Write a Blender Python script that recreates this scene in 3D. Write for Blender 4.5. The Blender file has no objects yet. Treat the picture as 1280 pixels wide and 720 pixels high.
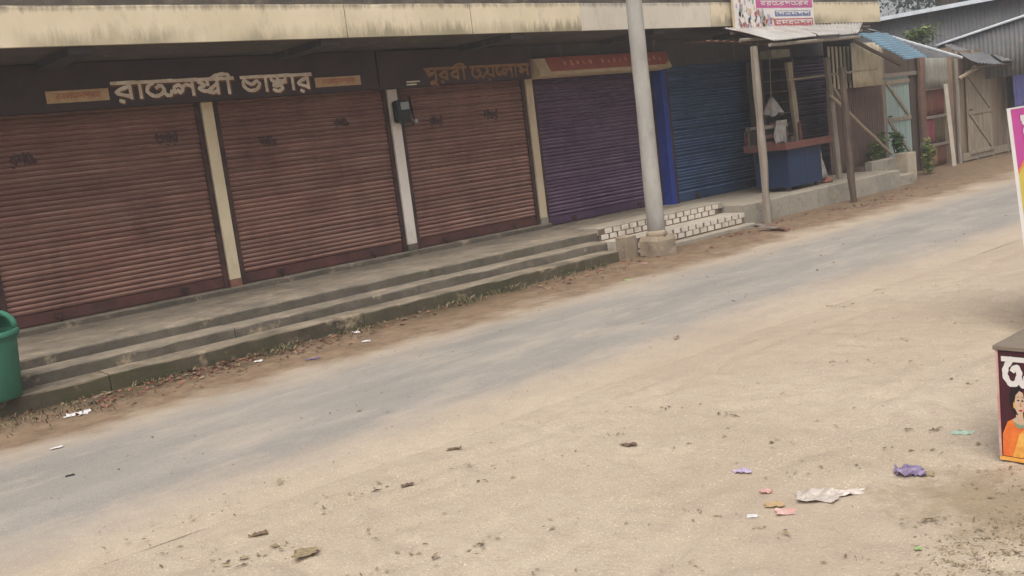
import bpy, bmesh, math, random
from mathutils import Vector, Matrix, noise
random.seed(7)
S = bpy.context.scene
COL = S.collection

# ------------------------------------------------------------------ camera
FPX = 1200.0
PITCH, ROLL, YAW = (math.radians(a) for a in (8.727, -7.046, 39.754))
CAMH = 1.76
_cy, _sy, _cp, _sp = math.cos(YAW), math.sin(YAW), math.cos(PITCH), math.sin(PITCH)
F = Vector((_sy*_cp, _cy*_cp, -_sp)); R0 = Vector((_cy, -_sy, 0)); U0 = R0.cross(F)
R = R0*math.cos(ROLL) + U0*math.sin(ROLL); U = -R0*math.sin(ROLL) + U0*math.cos(ROLL)
CAM = Vector((0, 0, CAMH))
cd = bpy.data.cameras.new('camera'); co = bpy.data.objects.new('camera', cd); COL.objects.link(co)
cd.sensor_width = 36; cd.lens = FPX/1280*36; cd.clip_end = 2000; cd.clip_start = 0.05
co.matrix_world = Matrix(((R.x, U.x, -F.x, 0), (R.y, U.y, -F.y, 0), (R.z, U.z, -F.z, CAMH), (0, 0, 0, 1)))
S.camera = co
def ray(x, y): return F + R*((x-640)/FPX) - U*((y-360)/FPX)
def onY(x, y, Y):
    d = ray(x, y); return CAM + d*(Y/d.y)
def onZ(x, y, z=0.0):
    d = ray(x, y); return CAM + d*((z-CAMH)/d.z)
def onX(x, y, X):
    d = ray(x, y); return CAM + d*(X/d.x)

# ------------------------------------------------------------------ world, sun, exposure
SUN_EL, SUN_AZ = math.radians(56), math.radians(234)     # azimuth clockwise from +Y
w = bpy.data.worlds.new('World'); S.world = w; w.use_nodes = True
nt = w.node_tree; bg = nt.nodes['Background']
sky = nt.nodes.new('ShaderNodeTexSky'); sky.sky_type = 'NISHITA'; sky.sun_disc = False
sky.sun_elevation = SUN_EL; sky.sun_rotation = SUN_AZ; sky.dust_density = 5; sky.air_density = 1.2; sky.ozone_density = 1.0
hs = nt.nodes.new('ShaderNodeHueSaturation'); hs.inputs['Saturation'].default_value = 0.35
nt.links.new(sky.outputs[0], hs.inputs['Color']); nt.links.new(hs.outputs[0], bg.inputs[0]); bg.inputs[1].default_value = 0.13
sd = bpy.data.lights.new('sun', 'SUN'); sd.energy = 1.5; sd.angle = math.radians(55); sd.color = (1, 0.94, 0.86)
so = bpy.data.objects.new('sun', sd); COL.objects.link(so)
sdir = Vector((math.sin(SUN_AZ)*math.cos(SUN_EL), math.cos(SUN_AZ)*math.cos(SUN_EL), math.sin(SUN_EL)))
so.rotation_euler = (-sdir).to_track_quat('-Z', 'Y').to_euler(); so.location = (0, 0, 30)
vs = S.view_settings; vs.view_transform = 'Standard'; vs.look = 'None'; vs.gamma = 1; vs.use_curve_mapping = False
vs.exposure = 0.46

# ------------------------------------------------------------------ materials
def lin(r, g, b):
    f = lambda c: ((c/255+0.055)/1.055)**2.4 if c > 10 else c/255/12.92
    return (f(r), f(g), f(b), 1)
class NB:
    def __init__(s, name):
        s.m = bpy.data.materials.new(name); s.m.use_nodes = True; s.t = s.m.node_tree; s.n = s.t.nodes
        s.b = s.n['Principled BSDF']; s.geo = s.n.new('ShaderNodeNewGeometry'); s.pos = s.geo.outputs['Position']
    def l(s, a, b): s.t.links.new(a, b)
    def scaled(s, v):
        m = s.n.new('ShaderNodeVectorMath'); m.operation = 'MULTIPLY'; s.l(s.pos, m.inputs[0]); m.inputs[1].default_value = v; return m.outputs[0]
    def noise(s, scale, detail=4, rough=0.6, vec=None, dist=0):
        n = s.n.new('ShaderNodeTexNoise'); n.inputs['Scale'].default_value = scale; n.inputs['Detail'].default_value = detail
        n.inputs['Roughness'].default_value = rough; n.inputs['Distortion'].default_value = dist
        s.l(vec or s.pos, n.inputs['Vector']); return n.outputs['Fac']
    def ramp(s, fac, a, b, ca=(0, 0, 0, 1), cb=(1, 1, 1, 1)):
        r = s.n.new('ShaderNodeValToRGB'); s.l(fac, r.inputs[0]); e = r.color_ramp.elements
        e[0].position = a; e[1].position = b; e[0].color = ca; e[1].color = cb; return r.outputs[0]
    def mix(s, fac, a, b, mode='MIX'):
        m = s.n.new('ShaderNodeMix'); m.data_type = 'RGBA'; m.blend_type = mode
        for sock, v in ((m.inputs[0], fac), (m.inputs[6], a), (m.inputs[7], b)):
            if isinstance(v, (int, float, tuple)): sock.default_value = v
            else: s.l(v, sock)
        return m.outputs[2]
    def math(s, op, a, b=0.0, clamp=False):
        m = s.n.new('ShaderNodeMath'); m.operation = op; m.use_clamp = clamp
        for sock, v in ((m.inputs[0], a), (m.inputs[1], b)):
            if isinstance(v, (int, float)): sock.default_value = v
            else: s.l(v, sock)
        return m.outputs[0]
    def sep(s):
        x = s.n.new('ShaderNodeSeparateXYZ'); s.l(s.pos, x.inputs[0]); return x.outputs
    def color(s, c):
        if isinstance(c, tuple): s.b.inputs['Base Color'].default_value = c
        else: s.l(c, s.b.inputs['Base Color'])
    def rough(s, r, spec=0.3):
        s.b.inputs['Roughness'].default_value = r; s.b.inputs['Specular IOR Level'].default_value = spec
    def bump(s, h, strength=0.4, dist=0.01):
        b = s.n.new('ShaderNodeBump'); b.inputs['Strength'].default_value = strength; b.inputs['Distance'].default_value = dist
        s.l(h, b.inputs['Height']); s.l(b.outputs[0], s.b.inputs['Normal'])
MATS = {}
def simple(name, c, c2=None, scale=6, rough=0.75, spec=0.25, bump=0.25, bs=40, stretch=None, stain=None, st_scale=2.5, st_lo=0.5, st_hi=0.75, metal=0):
    """base colour varied by noise, with optional stains/dirt and fine relief"""
    if name in MATS: return MATS[name]
    k = NB(name); vec = k.scaled(stretch) if stretch else None
    c2 = c2 or tuple(v*0.78 for v in c[:3])+(1,)
    col = k.mix(k.ramp(k.noise(scale, 5, 0.65, vec), 0.35, 0.68), c, c2)
    if stain:
        col = k.mix(k.ramp(k.noise(st_scale, 6, 0.7, vec, 0.3), st_lo, st_hi), col, stain)
    k.color(col); k.rough(rough, spec); k.b.inputs['Metallic'].default_value = metal
    if bump: k.bump(k.noise(bs, 4, 0.7, vec), bump, 0.006)
    MATS[name] = k.m; return k.m

SAND, SAND2 = lin(183, 168, 148), lin(167, 151, 131)
def sand_color(k):
    a = k.mix(k.ramp(k.noise(0.55, 6, 0.62), 0.35, 0.7), SAND, SAND2)
    a = k.mix(k.ramp(k.noise(7, 6, 0.7), 0.45, 0.72), a, lin(168, 151, 134))
    a = k.mix(k.ramp(k.noise(38, 3, 0.7), 0.64, 0.76), a, lin(140, 121, 104))
    a = k.mix(k.ramp(k.noise(90, 2, 0.6), 0.56, 0.74), a, lin(206, 193, 176))
    a = k.mix(k.ramp(k.noise(150, 2, 0.6), 0.63, 0.76), a, lin(146, 130, 116))
    return a
def earth_color(k, x, y):
    a = sand_color(k)
    a = k.mix(k.math('MULTIPLY', k.ramp(k.noise(0.35, 5, 0.6, None, 0.4), 0.42, 0.62), 0.45), a, lin(162, 145, 128))
    n = k.noise(1.1, 5, 0.65)
    # brown trodden soil along the foot of the steps
    yy = k.math('ADD', y, k.math('MULTIPLY', k.math('SUBTRACT', n, 0.5), 1.7))
    soil = k.mix(k.ramp(k.noise(5, 6, 0.7), 0.35, 0.7), lin(143, 121, 99), lin(108, 91, 75))
    m = k.n.new('ShaderNodeMapRange'); k.l(yy, m.inputs[0]); m.inputs[1].default_value = 7.25; m.inputs[2].default_value = 7.8
    a = k.mix(m.outputs[0], a, soil)
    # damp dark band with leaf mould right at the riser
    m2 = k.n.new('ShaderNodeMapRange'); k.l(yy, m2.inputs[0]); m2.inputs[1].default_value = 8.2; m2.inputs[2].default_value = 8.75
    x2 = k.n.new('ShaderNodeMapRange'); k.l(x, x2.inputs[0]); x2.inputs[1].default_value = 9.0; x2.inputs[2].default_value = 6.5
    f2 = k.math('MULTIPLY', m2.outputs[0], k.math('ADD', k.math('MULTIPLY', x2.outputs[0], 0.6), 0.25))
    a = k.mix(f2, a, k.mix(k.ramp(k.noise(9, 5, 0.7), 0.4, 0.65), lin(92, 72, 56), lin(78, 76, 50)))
    # dry grass mould patch beside the box sign
    d = k.n.new('ShaderNodeVectorMath'); d.operation = 'DISTANCE'; k.l(k.pos, d.inputs[0]); d.inputs[1].default_value = (3.95, 1.75, 0)
    m3 = k.n.new('ShaderNodeMapRange'); k.l(k.math('ADD', d.outputs['Value'], k.math('MULTIPLY', k.math('SUBTRACT', k.noise(4, 5, 0.7), 0.5), 1.1)), m3.inputs[0])
    m3.inputs[1].default_value = 0.45; m3.inputs[2].default_value = 0.15
    a = k.mix(k.math('MULTIPLY', m3.outputs[0], 0.6), a, lin(128, 112, 86))
    return a
def ground_mat():
    k = NB('sandy_ground'); x, y, z = k.sep(); a = earth_color(k, x, y)
    k.color(a); k.rough(0.95, 0.1)
    h = k.math('ADD', k.math('MULTIPLY', k.noise(9, 6, 0.72), 1.0), k.math('MULTIPLY', k.noise(60, 4, 0.7), 0.35))
    k.bump(h, 0.55, 0.03); return k.m
def road_mat():
    k = NB('worn_asphalt'); x, y, z = k.sep()
    sand = earth_color(k, x, y)
    st = k.scaled((0.35, 1.6, 1))
    asp = k.mix(k.ramp(k.noise(1.3, 5, 0.6, st), 0.35, 0.68), lin(152, 145, 136), lin(133, 128, 122))
    asp = k.mix(k.ramp(k.noise(120, 2, 0.6), 0.5, 0.7), asp, lin(166, 159, 150))
    asp = k.mix(k.math('MULTIPLY', k.ramp(k.noise(1.6, 6, 0.75, k.scaled((0.6, 1.5, 1))), 0.48, 0.7), 0.8), asp, lin(176, 164, 150))
    asp = k.mix(k.ramp(k.noise(210, 2, 0.5), 0.6, 0.7), asp, lin(112, 108, 104))
    n1 = k.math('MULTIPLY', k.math('SUBTRACT', k.noise(0.6, 6, 0.65, st), 0.5), 2.2)
    d = k.math('ABSOLUTE', k.math('SUBTRACT', k.math('ADD', k.math('ADD', y, k.math('MULTIPLY', x, 0.03)), k.math('ADD', k.math('MULTIPLY', n1, 0.45), k.math('MULTIPLY', k.math('SUBTRACT', k.noise(2.2, 6, 0.7), 0.5), 0.7))), 6.34))
    mr = k.n.new('ShaderNodeMapRange'); mr.interpolation_type = 'SMOOTHSTEP'; k.l(d, mr.inputs[0])
    mr.inputs[1].default_value = 0.6; mr.inputs[2].default_value = 1.45
    fine = k.math('MULTIPLY', k.math('SUBTRACT', k.noise(14, 5, 0.8), 0.5), 0.9)
    fac = k.math('ADD', mr.outputs[0], k.math('MULTIPLY', fine, k.math('MULTIPLY', mr.outputs[0], k.math('SUBTRACT', 1.0, mr.outputs[0]))), True)
    k.color(k.mix(fac, asp, sand)); k.rough(0.9, 0.15)
    k.bump(k.math('ADD', k.noise(9, 6, 0.72), k.math('MULTIPLY', k.noise(110, 3, 0.7), 0.4)), 0.35, 0.02); return k.m
def concrete_mat(name, c1, c2, moss_shade=0.0, lo=0.5):
    k = NB(name)
    a = k.mix(k.ramp(k.noise(1.4, 6, 0.7), 0.35, 0.7), c1, c2)
    a = k.mix(k.ramp(k.noise(6, 6, 0.75), 0.52, 0.75), a, tuple(v*0.55 for v in c2[:3])+(1,))
    a = k.mix(k.ramp(k.noise(3.3, 5, 0.7), 0.58, 0.72), a, lin(176, 158, 132))
    # light painted into dusty faces that look up, shade into dirty mossy upright ones
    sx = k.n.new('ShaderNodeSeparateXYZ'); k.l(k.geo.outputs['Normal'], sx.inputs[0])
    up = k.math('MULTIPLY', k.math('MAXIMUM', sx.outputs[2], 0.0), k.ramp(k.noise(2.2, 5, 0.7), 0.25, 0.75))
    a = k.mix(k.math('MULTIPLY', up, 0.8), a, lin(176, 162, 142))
    if moss_shade:
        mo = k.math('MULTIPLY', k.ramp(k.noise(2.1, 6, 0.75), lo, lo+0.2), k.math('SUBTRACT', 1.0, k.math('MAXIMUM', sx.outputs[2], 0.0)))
        a = k.mix(k.math('MULTIPLY', mo, moss_shade), a, k.mix(k.noise(12, 4, 0.7), lin(62, 58, 46), lin(84, 84, 58)))
    k.color(a); k.rough(0.93, 0.15)
    k.bump(k.math('ADD', k.noise(7, 6, 0.75), k.math('MULTIPLY', k.noise(55, 4, 0.7), 0.5)), 0.6, 0.02); return k.m
def shutter_mat(name, c1, c2, dust_highlight):
    k = NB(name)
    a = k.mix(k.ramp(k.noise(1.5, 6, 0.7), 0.3, 0.7), c1, c2)
    a = k.mix(k.ramp(k.noise(1.0, 6, 0.75, k.scaled((3, 3, 0.6))), 0.5, 0.75), a, tuple(v*0.6 for v in c2[:3])+(1,))
    a = k.mix(k.math('MULTIPLY', k.ramp(k.noise(1.1, 5, 0.7, k.scaled((0.6, 1, 4))), 0.45, 0.75), 0.5), a, dust_highlight)
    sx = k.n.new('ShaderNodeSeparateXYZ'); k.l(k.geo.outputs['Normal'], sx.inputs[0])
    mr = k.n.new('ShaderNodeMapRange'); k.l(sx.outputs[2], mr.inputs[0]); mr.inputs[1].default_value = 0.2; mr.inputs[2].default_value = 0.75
    a = k.mix(k.math('MULTIPLY', mr.outputs[0], k.ramp(k.noise(2.4, 5, 0.7), 0.25, 0.7)), a, tuple(min(0.75, v*1.75) for v in dust_highlight[:3])+(1,))  # ridge highlights painted into the dusty slat faces that look up
    oi = k.n.new('ShaderNodeObjectInfo'); a = k.mix(k.math('MULTIPLY', oi.outputs['Random'], 0.28), a, tuple(v*0.55 for v in c2[:3])+(1,))
    k.color(a); k.rough(0.62, 0.35)
    k.bump(k.noise(18, 4, 0.7), 0.15, 0.004); return k.m
def plaster_mat(name, c1, c2, top_z=None, bot_z=None):
    """painted plaster; black algae creeping down from top_z, grey damp rising from bot_z"""
    k = NB(name); x, y, z = k.sep()
    a = k.mix(k.ramp(k.noise(1.2, 5, 0.65), 0.35, 0.7), c1, c2)
    a = k.mix(k.math('MULTIPLY', k.ramp(k.noise(2.0, 6, 0.75, k.scaled((2.5, 2.5, 0.7))), 0.55, 0.75), 0.6), a, lin(150, 138, 118))
    streak = k.noise(5, 6, 0.75, k.scaled((2.2, 2.2, 0.35)))
    if top_z:
        m = k.n.new('ShaderNodeMapRange'); k.l(k.math('ADD', z, k.math('MULTIPLY', k.math('SUBTRACT', streak, 0.5), 0.22)), m.inputs[0])
        m.inputs[1].default_value = top_z-0.05; m.inputs[2].default_value = top_z+0.02
        a = k.mix(k.math('MULTIPLY', m.outputs[0], 0.8), a, lin(88, 82, 74))
    if bot_z:
        m = k.n.new('ShaderNodeMapRange'); k.l(k.math('ADD', z, k.math('MULTIPLY', k.math('SUBTRACT', streak, 0.5), 0.5)), m.inputs[0])
        m.inputs[1].default_value = bot_z+0.1; m.inputs[2].default_value = bot_z-0.02
        fx = k.math('MULTIPLY', m.outputs[0], k.ramp(k.noise(0.5, 3, 0.6), 0.38, 0.58))
        a = k.mix(k.math('MULTIPLY', fx, 0.8), a, k.mix(k.noise(15, 4, 0.7), lin(128, 120, 92), lin(98, 96, 84)))
    k.color(a); k.rough(0.88, 0.2); k.bump(k.noise(22, 5, 0.7), 0.3, 0.008); return k.m

M = dict(
 ground=ground_mat(), road=road_mat(),
 conc=concrete_mat('old_concrete', lin(116, 107, 96), lin(86, 80, 73), 0.6, 0.47),
 conc_low=concrete_mat('dark_low_concrete', lin(98, 88, 74), lin(72, 65, 55), 0.9, 0.42),  # darker, mossier concrete for the bottom step
 conc2=concrete_mat('pale_cement', lin(160, 152, 138), lin(136, 130, 120), 0.25, 0.6),
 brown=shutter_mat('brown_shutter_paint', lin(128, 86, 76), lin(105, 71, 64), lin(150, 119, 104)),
 brown_dark=simple('shutter_rail_maroon', lin(100, 62, 57), lin(76, 50, 47), 4, 0.7, stain=lin(58, 46, 43)),
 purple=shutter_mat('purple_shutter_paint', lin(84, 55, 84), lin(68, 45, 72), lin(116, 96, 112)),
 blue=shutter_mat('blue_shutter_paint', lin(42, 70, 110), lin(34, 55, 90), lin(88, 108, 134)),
 guide=simple('rusty_guide_steel', lin(84, 58, 52), lin(52, 40, 38), 8, 0.7, stain=lin(40, 32, 30)),
 wall=plaster_mat('dim_plaster', lin(92, 86, 84), lin(74, 72, 76)),
 soffit=plaster_mat('soffit_plaster', lin(98, 92, 86), lin(78, 74, 72)),
 beam=plaster_mat('beam_plaster', lin(78, 76, 78), lin(64, 62, 66)),
 fascia=plaster_mat('cream_fascia', lin(212, 198, 172), lin(196, 182, 154), 3.45, 3.15),
 fascia2=plaster_mat('grey_cream_fascia', lin(200, 191, 176), lin(186, 176, 162), 3.45),
 coping=simple('algae_black_coping', lin(92, 86, 78), lin(70, 66, 62), 3, 0.95, stain=lin(128, 118, 104)),
 pil_cream=plaster_mat('cream_pillar_paint', lin(224, 209, 180), lin(206, 190, 160)),
 pil_white=plaster_mat('whitewashed_pillar', lin(230, 221, 212), lin(214, 204, 194)),
 pil_foot=simple('pillar_foot_red', lin(150, 106, 90), lin(120, 84, 74), 8),
 pil_blue=simple('bright_blue_paint', lin(46, 66, 150), lin(38, 54, 124), 5, 0.7, stain=lin(80, 96, 156), st_lo=0.6),
 pil_tan=plaster_mat('tan_pillar_paint', lin(206, 188, 160), lin(186, 168, 142)),
 sign=simple('sign_dark', lin(68, 54, 54), lin(54, 46, 50), 2, 0.7, bump=0.1),
 sign_pl=simple('sign_tan_plate', lin(190, 162, 126), lin(174, 142, 108), 9, 0.7, bump=0),
 sign_red_txt=simple('sign_faded_red', lin(178, 122, 92), None, 9, 0.7, bump=0),
 letter=simple('letter_white', lin(226, 214, 198), lin(190, 172, 150), 9, 0.7, bump=0),
 letter_or=simple('letter_ochre', lin(148, 112, 74), lin(116, 86, 64), 9, 0.7, bump=0),
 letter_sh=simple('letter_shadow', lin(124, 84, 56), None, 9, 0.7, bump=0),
 redsign=simple('red_sign_paint', lin(172, 96, 82), lin(152, 84, 74), 3, 0.65, stain=lin(206, 142, 110), st_lo=0.6, st_hi=0.8),
 creamsign=simple('cream_sign_paint', lin(206, 184, 152), lin(180, 158, 128), 5, 0.7),
 pole=simple('pole_concrete', lin(166, 162, 155), lin(138, 134, 129), 3, 0.9, bump=0.6, bs=25, stretch=(1, 1, 0.4), stain=lin(120, 116, 106), st_lo=0.55),
 polebase=concrete_mat('pole_base_concrete', lin(150, 136, 118), lin(122, 108, 94), 0.3, 0.55),
 tile=simple('white_glazed_tile', lin(212, 203, 192), lin(190, 180, 167), 9, 0.55, 0.3, bump=0.15, stain=lin(158, 142, 124), st_scale=5, st_lo=0.5),
 tilebed=simple('tile_bed_dark', lin(122, 104, 90), lin(98, 84, 74), 8, 0.9),
 wood=simple('weathered_wood', lin(142, 132, 120), lin(112, 103, 94), 4, 0.85, bump=0.5, bs=14, stretch=(6, 6, 0.5)),
 wood_dk=simple('dark_wood', lin(96, 82, 72), lin(72, 62, 56), 4, 0.85, bump=0.5, bs=14, stretch=(6, 6, 0.5)),
 bamboo=simple('dry_bamboo', lin(172, 158, 136), lin(144, 130, 110), 5, 0.6),
 redwood=simple('red_brown_board', lin(112, 72, 63), lin(90, 58, 53), 5, 0.8, bump=0.4, stretch=(0.6, 4, 4)),
 counter=simple('blue_counter_paint', lin(33, 50, 82), lin(28, 42, 70), 2.2, 0.6, stain=lin(62, 78, 106), st_lo=0.6, st_hi=0.85),
 tin=simple('galvanised_tin', lin(176, 172, 166), lin(150, 146, 142), 3, 0.6, 0.4, stain=lin(128, 112, 98), st_lo=0.55),
 tin_under=simple('rusty_tin', lin(130, 96, 78), lin(104, 78, 66), 3, 0.75, stain=lin(84, 64, 56)),
 tin_brown=simple('brown_painted_tin', lin(110, 88, 80), lin(90, 72, 66), 2.5, 0.7, stretch=(4, 4, 0.7), stain=lin(134, 112, 96), st_lo=0.6),
 tin_cream=simple('cream_tin', lin(200, 190, 166), lin(176, 164, 142), 3, 0.7, stretch=(4, 4, 0.6), stain=lin(150, 132, 106), st_lo=0.55),
 tin_blue=simple('pale_blue_tin', lin(120, 150, 168), lin(104, 132, 150), 2, 0.5, 0.35, stain=lin(150, 166, 176), st_lo=0.6),
 tin_dark=simple('dark_grey_tin', lin(112, 112, 112), lin(90, 90, 94), 2, 0.8, stain=lin(132, 122, 112), st_lo=0.55),
 edge_white=simple('bright_tin_edge', lin(214, 220, 226), lin(190, 196, 202), 5, 0.6, bump=0),
 teal=simple('pale_teal_door', lin(154, 172, 166), lin(134, 150, 146), 4, 0.75, stretch=(5, 5, 0.6), stain=lin(130, 122, 106), st_lo=0.55),
 plank=simple('grey_brown_plank', lin(156, 144, 126), lin(124, 112, 98), 3, 0.85, bump=0.5, bs=12, stretch=(6, 6, 0.5), stain=lin(104, 88, 74), st_lo=0.58),
 mat=simple('bamboo_mat_wall', lin(140, 122, 104), lin(112, 96, 82), 2.5, 0.85, bump=0.6, bs=30, stretch=(3, 3, 0.6), stain=lin(96, 80, 68), st_lo=0.55),
 red_p=simple('maroon_panel', lin(122, 68, 62), lin(100, 56, 52), 4, 0.7, stretch=(4, 4, 0.6)),
 pink_p=simple('crimson_panel', lin(134, 70, 80), lin(112, 60, 68), 4, 0.7, stretch=(4, 4, 0.6)),
 olive_p=simple('olive_panel', lin(100, 88, 62), lin(80, 72, 54), 4, 0.7, stretch=(4, 4, 0.6)),
 brown_p=simple('umber_panel', lin(118, 78, 62), lin(94, 64, 54), 4, 0.7, stretch=(4, 4, 0.6)),
 tan_p=simple('tan_panel', lin(156, 124, 92), lin(128, 102, 78), 4, 0.7, stretch=(4, 4, 0.6)),
 indigo=simple('indigo_tarpaulin', lin(104, 104, 160), lin(84, 84, 138), 3, 0.6),
 black=simple('black_plastic', lin(46, 48, 50), lin(34, 36, 38), 8, 0.5),
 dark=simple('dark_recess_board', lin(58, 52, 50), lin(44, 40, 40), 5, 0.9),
 steel=simple('pale_grey_plate', lin(150, 156, 158), None, 9, 0.5),
 bin=simple('green_bin_plastic', lin(68, 128, 104), lin(56, 110, 90), 2, 0.6, 0.35, bump=0.1, stain=lin(98, 110, 92), st_lo=0.6),
 sack=simple('white_plastic_sack', lin(168, 160, 154), lin(132, 124, 120), 9, 0.6),
 maroon=simple('box_dark_maroon', lin(72, 36, 44), lin(60, 30, 38), 3, 0.5, bump=0.05),
 boxtop=simple('box_top_greybrown', lin(128, 116, 102), lin(106, 96, 86), 5, 0.85),
 magenta=simple('banner_magenta', lin(188, 72, 148), lin(176, 64, 138), 2, 0.5, bump=0),
 yellow=simple('banner_yellow', lin(206, 188, 84), lin(194, 176, 80), 2, 0.5, bump=0),
 white=simple('print_white', lin(216, 212, 208), lin(202, 198, 194), 5, 0.5, bump=0),
 palegreen=simple('print_pale_green', lin(206, 222, 200), None, 5, 0.5, bump=0),
 red=simple('print_red', lin(182, 44, 56), None, 5, 0.5, bump=0),
 pink=simple('print_rose', lin(186, 92, 142), None, 5, 0.5, bump=0),
 bluegrey=simple('print_blue_grey', lin(112, 124, 160), None, 5, 0.5, bump=0),
 rosered=simple('print_rose_red', lin(178, 96, 100), None, 5, 0.5, bump=0),
 skin=simple('print_skin', lin(202, 172, 146), None, 9, 0.5, bump=0),
 skin_sh=simple('print_skin_brown', lin(166, 124, 100), None, 9, 0.5, bump=0),
 hair=simple('print_hair', lin(40, 30, 34), None, 9, 0.5, bump=0),
 orange=simple('print_orange', lin(222, 130, 56), lin(206, 92, 52), 22, 0.5, bump=0),
 sariyel=simple('print_gold', lin(226, 180, 92), lin(210, 140, 66), 30, 0.5, bump=0),
 jewel=simple('print_jewel_green', lin(130, 156, 130), None, 30, 0.5, bump=0),
 lilac=simple('print_lilac', lin(150, 140, 170), lin(190, 170, 190), 30, 0.5, bump=0),
 bark=simple('bark', lin(96, 82, 70), lin(74, 62, 54), 6, 0.9),
 leaf=simple('leaf_green', lin(86, 112, 62), lin(64, 88, 50), 3, 0.6, bump=0),
 leaf2=simple('leaf_yellow_green', lin(134, 142, 78), lin(104, 118, 60), 3, 0.6, bump=0),
 leaf_far=simple('leaf_blue_green', lin(70, 96, 92), lin(58, 82, 80), 0.8, 0.9, 0.05, bump=0),
 leaf_dry=simple('dry_leaf', lin(120, 100, 82), lin(92, 76, 62), 3, 0.8, bump=0),
 leaf_red=simple('red_brown_leaf', lin(128, 82, 74), lin(98, 66, 58), 3, 0.8, bump=0),
 straw=simple('dry_straw', lin(150, 134, 106), lin(122, 108, 82), 4, 0.8, bump=0),
 grass=simple('damp_grass', lin(84, 84, 60), lin(66, 68, 50), 4, 0.7, bump=0),
 brick=simple('brick_rubble', lin(150, 100, 82), lin(122, 84, 70), 6, 0.9),
 paper=simple('paper_white', lin(212, 208, 206), lin(192, 188, 186), 12, 0.7, bump=0.1),
 violet=simple('violet_foil', lin(98, 80, 116), lin(138, 124, 148), 20, 0.3, 0.5, bump=0),
 lime=simple('lime_foil', lin(150, 172, 118), None, 20, 0.4, bump=0),
 rose=simple('rose_paper', lin(184, 134, 128), lin(196, 166, 156), 14, 0.6, bump=0),
 ochre=simple('ochre_paper', lin(184, 156, 116), None, 14, 0.6, bump=0),
 cellophane=simple('grey_cellophane', lin(196, 186, 176), lin(164, 152, 142), 30, 0.3, 0.5, bump=0.5, bs=50),
 mint=simple('mint_plastic', lin(160, 180, 162), None, 14, 0.5, bump=0),
)

# ------------------------------------------------------------------ mesh helpers
def add_box(bm, x0, x1, y0, y1, z0, z1):
    v = [bm.verts.new(p) for p in ((x0,y0,z0),(x1,y0,z0),(x1,y1,z0),(x0,y1,z0),(x0,y0,z1),(x1,y0,z1),(x1,y1,z1),(x0,y1,z1))]
    for f in ((3,2,1,0),(4,5,6,7),(0,1,5,4),(1,2,6,5),(2,3,7,6),(3,0,4,7)): bm.faces.new([v[i] for i in f])
def box(x0, x1, y0, y1, z0, z1, bev=0.0):
    bm = bmesh.new(); add_box(bm, x0, x1, y0, y1, z0, z1)
    if bev: bmesh.ops.bevel(bm, geom=bm.edges[:], offset=bev, segments=2, affect='EDGES', profile=0.6)
    return bm
def add_tube(bm, pts, rad, n=8, cap=True):
    pts = [Vector(p) for p in pts]; rings = []
    rads = rad if isinstance(rad, (list, tuple)) else [rad]*len(pts)
    for i, p in enumerate(pts):
        t = (pts[min(i+1, len(pts)-1)] - pts[max(i-1, 0)]).normalized()
        a = t.cross(Vector((0.3, 0.2, 1) if abs(t.z) < 0.9 else (1, 0.2, 0))).normalized(); b = t.cross(a)
        rings.append([bm.verts.new(p + (a*math.cos(2*math.pi*j/n) + b*math.sin(2*math.pi*j/n))*rads[i]) for j in range(n)])
    for i in range(len(rings)-1):
        for j in range(n): bm.faces.new((rings[i][j], rings[i][(j+1) % n], rings[i+1][(j+1) % n], rings[i+1][j]))
    if cap: bm.faces.new(rings[0][::-1]); bm.faces.new(rings[-1])
def tube(pts, rad, n=8):
    bm = bmesh.new(); add_tube(bm, pts, rad, n); return bm
def pole_pts(a, b, k=7, jit=0.01):
    a, b = Vector(a), Vector(b)
    return [a.lerp(b, i/k) + (Vector((random.uniform(-jit, jit), random.uniform(-jit, jit), 0)) if 0 < i < k else Vector()) for i in range(k+1)]
def poly(pts, thick, nrm):
    """flat outline given thickness along -nrm"""
    bm = bmesh.new(); nrm = Vector(nrm).normalized()
    a = [bm.verts.new(Vector(p)) for p in pts]; b = [bm.verts.new(Vector(p) - nrm*thick) for p in pts]
    f1 = bm.faces.new(a); f2 = bm.faces.new(b[::-1]); n = len(a)
    for i in range(n): bm.faces.new((a[(i+1) % n], a[i], b[i], b[(i+1) % n]))
    bmesh.ops.triangulate(bm, faces=[f1, f2]); bmesh.ops.recalc_face_normals(bm, faces=bm.faces[:]); return bm
def corr(p00, p10, p11, p01, waves, amp, rows=1, jit=0.0, sides=6):
    """corrugated sheet between four corners; the waves run across u"""
    bm = bmesh.new(); p00, p10, p11, p01 = map(Vector, (p00, p10, p11, p01))
    n = (p10-p00).cross(p01-p00).normalized(); N = waves*sides; g = []
    for j in range(rows+1):
        v = j/rows; r = []
        for i in range(N+1):
            u = i/N; p = (p00.lerp(p10, u)).lerp(p01.lerp(p11, u), v)
            o = amp*math.sin(u*waves*2*math.pi) + jit*noise.noise(p*1.7)
            r.append(bm.verts.new(p + n*o))
        g.append(r)
    for j in range(rows):
        for i in range(N): bm.faces.new((g[j][i], g[j][i+1], g[j+1][i+1], g[j+1][i]))
    return bm
def obj(name, bm, mat, parent=None, smooth=False, solid=0):
    me = bpy.data.meshes.new(name)
    if smooth:
        for f in bm.faces: f.smooth = True
    bm.to_mesh(me); bm.free()
    return obj_me(name, me, mat, parent, solid)
def obj_me(name, me, mat, parent=None, solid=0):
    if not me.materials: me.materials.append(M[mat] if isinstance(mat, str) else mat)
    o = bpy.data.objects.new(name, me); COL.objects.link(o); o.parent = parent
    if solid:
        s = o.modifiers.new('thickness', 'SOLIDIFY'); s.thickness = solid; s.offset = 0
    return o
def tag(o, label, cat, group=None):
    o['label'] = label; o['category'] = cat
    if group: o['group'] = group
    return o
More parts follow.
